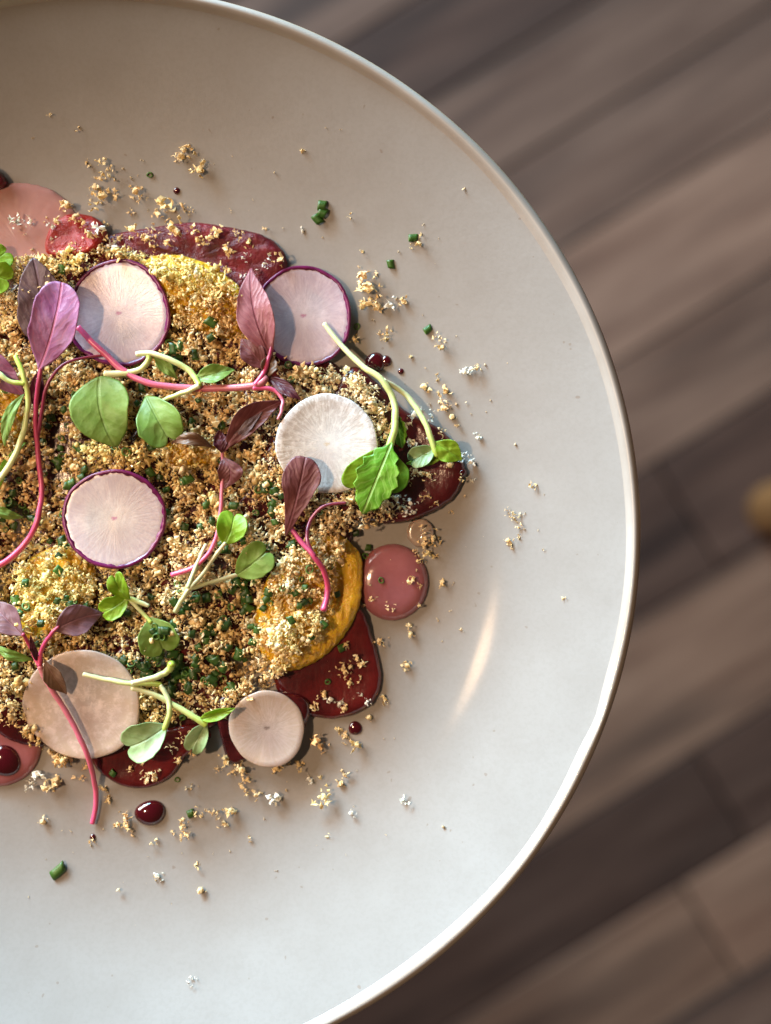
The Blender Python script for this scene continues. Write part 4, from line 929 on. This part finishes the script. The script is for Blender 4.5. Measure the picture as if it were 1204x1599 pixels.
# green sprouts
g = sprout('radish_sprout', 40, 640, 'radish sprout with two long pale green stems curving beside the pink stem', 'sprout', SP)
stem(g, [(-20, 762, 1.2), (4, 742, 1.4), (26, 705, 2), (40, 660, 2.4), (44, 620, 2.6), (36, 585, 2.4), (24, 556, 2)], 7, 5, M['st_green'])
stem(g, [(-20, 578, 2), (0, 585, 2.4), (16, 596, 2.6), (38, 599, 2.6)], 5.5, 4.5, M['st_green'], 'petiole')
leaf(g, (38, 615), (8, 698), 20, 'lance', M['gr_mid'], 1.8, 1.2, 1., .3, bend=-8)
leaf(g, (40, 690), (-12, 790), 14, 'lance', M['gr_lime'], 1.2, 1.0, 1., .3, bend=-8)
leaf(g, (-10, 790), (37, 808), 16, 'lance', M['gr_mid'], 1.2, 1.0, .8, .2, bend=-4)
g = sprout('radish_sprout', 2, 425, 'lime green sprout leaves beside the grey mauve amaranth leaf', 'sprout', SP)
leaf(g, (-25, 420), (14, 392), 46, 'heart', M['gr_lime'], 1.6, 1.6, .8, .2)
leaf(g, (-30, 425), (18, 440), 50, 'heart', M['gr_lime'], 1.4, 1.4, .8, .2)
g = sprout('radish_sprout', 250, 600, 'radish sprout with two broad green leaves across the rose coloured stem', 'sprout', SP)
stem(g, [(163, 584, 1.2), (195, 583, 1.6), (220, 576, 2), (232, 562, 2.6), (231, 551, 3)], 7, 5.5, M['st_green'])
stem(g, [(213, 553, 3), (238, 552, 3.2), (268, 563, 3.4), (292, 576, 3.4), (305, 590, 3.2), (311, 602, 3)], 5.5, 6, M['st_green'], 'petiole')
stem(g, [(311, 602, 3), (290, 612, 3.0), (262, 622, 3), (240, 634, 3)], 5.5, 4, M['st_green'], 'petiole')
leaf(g, (240, 553), (277, 592), 18, 'lance', M['gr_mid'], 2.0, 2.0, .6, .3)
leaf(g, (304, 592), (367, 578), 30, 'lance', M['gr_mid'], 2.6, 2.0, 1.6, .3, fr=.5)
leaf(g, (156, 588), (182, 698), 92, 'round', M['gr_mid'], 1.6, 1.6, 2.2, .10, bend=-9)
leaf(g, (228, 618), (268, 692), 70, 'heart', M['gr_mid'], 2.6, 1.8, 1.6, .25, fr=.2, fl=.15)
g = sprout('radish_sprout', 600, 690, 'radish sprout with a bright toothed leaf and a stem forking over the dark fish', 'sprout', SP)
stem(g, [(506, 505, 1.6), (530, 536, 2.2), (563, 569, 2.8), (596, 593, 3.2), (614, 625, 3.6), (617, 660, 3.6), (609, 695, 3.4), (596, 728, 3.2)], 5, 8, M['st_green'])
stem(g, [(598, 594, 3.2), (628, 612, 3.8), (652, 640, 4), (668, 670, 4), (678, 700, 3.6), (682, 712, 3.2)], 5.5, 6, M['st_green'], 'petiole')
leaf(g, (606, 700), (548, 768), 68, 'heart', M['gr_lime'], 2.4, 1.8, .6, .12, bend=6)
leaf(g, (608, 705), (606, 770), 50, 'heart', M['gr_lime'], 2.0, 1.6, .5, .12, bend=8)
leaf(g, (612, 690), (566, 803), 70, 'tooth', M['gr_true'], 6.2, 5.2, 1.5, .12, bend=0)
leaf(g, (617, 645), (628, 700), 26, 'tooth', M['gr_true'], 2.6, 2.0, .8, .2)
leaf(g, (680, 700), (640, 722), 34, 'heart', M['gr_pale'], 3.0, 4.0, .8, .2, fl=.3)
leaf(g, (676, 690), (722, 718), 36, 'ovate', M['gr_lime'], 3.4, 3.0, .6, .2, fl=.2)
leaf(g, (690, 715), (634, 724), 18, 'lance', M['gr_lime'], 2.6, 3.0, .6, .3)
g = sprout('radish_sprout', 330, 905, 'radish sprout with two notched green leaves on straw pale stems', 'sprout', SP)
stem(g, [(352, 848, 2.6), (335, 870, 2.4), (315, 898, 2.2), (297, 918, 1.8), (285, 935, 1.4), (274, 955, 1)], 4, 5, M['st_pale'])
stem(g, [(372, 897, 2.4), (335, 908, 2), (297, 919, 1.8)], 4.5, 4, M['st_pale'], 'petiole')
stem(g, [(322, 850, 1.6), (306, 885, 1.8), (293, 918, 1.8)], 4, 5, M['st_pale'], 'petiole')
leaf(g, (350, 852), (366, 800), 48, 'heart', M['gr_lime'], 2.6, 2.6, 1.0, .3, bend=-4)
leaf(g, (368, 899), (420, 858), 54, 'heart', M['gr_mid'], 2.4, 2.6, 1.4, .12, bend=-2)
g = sprout('radish_sprout', 215, 945, 'radish sprout with a folded leaf and a leaf holding dark chives', 'sprout', SP)
stem(g, [(232, 946, 1.6), (212, 938, 2), (195, 934, 2.2)], 4, 6, M['st_green'])
stem(g, [(204, 938, 2), (222, 956, 1.8), (236, 972, 1.8)], 4.5, 4, M['st_green'], 'petiole')
leaf(g, (203, 936), (178, 896), 30, 'heart', M['gr_lime'], 2.6, 3.4, .8, .3, bend=4)
leaf(g, (202, 930), (158, 958), 36, 'heart', M['gr_lime'], 2.4, 2.6, .8, .3, bend=3)
leaf(g, (234, 964), (258, 1020), 64, 'heart', M['gr_mid'], 1.8, 1.6, .6, .25)
g = sprout('radish_sprout', 230, 1072, 'radish sprout with forked pale stems reaching from the tan radish slice', 'sprout', SP)
stem(g, [(130, 1053, 1), (165, 1061, 1.6), (200, 1067, 2.4), (230, 1067, 3), (251, 1069, 3.2)], 4.5, 6, M['st_green'])
stem(g, [(205, 1067, 2.8), (235, 1060, 3), (256, 1052, 3.4), (266, 1042, 4), (268, 1036, 4.2)], 5.5, 8, M['st_green'], 'petiole')
stem(g, [(250, 1070, 3.2), (261, 1088, 3), (265, 1112, 2.8), (256, 1140, 2.6)], 5, 6, M['st_green'], 'petiole')
stem(g, [(205, 1074, 2.2), (240, 1084, 2.4), (275, 1103, 2.4), (305, 1121, 2.4), (322, 1132, 2.4)], 5, 7, M['st_green'], 'petiole')
leaf(g, (262, 1132), (196, 1168), 60, 'heart', M['gr_pale'], 2.4, 2.4, 1.6, .3, fl=.3, bend=4)
leaf(g, (310, 1124), (368, 1106), 20, 'lance', M['gr_lime'], 2.4, 3.4, .4, .5, fl=.5, fr=.4)
leaf(g, (322, 1128), (298, 1174), 34, 'heart', M['gr_pale'], 2.2, 1.6, .8, .2)
for x, y in ((240, 985), (246, 992), (252, 985), (243, 978), (255, 994), (260, 984)):
    o = chive(x, y, 14, G_=SG, bright=.6)
    if o: o.location.z += .0012
print('tris bed', len(FF), 'placed', placed, 'objects', len(bpy.data.objects))
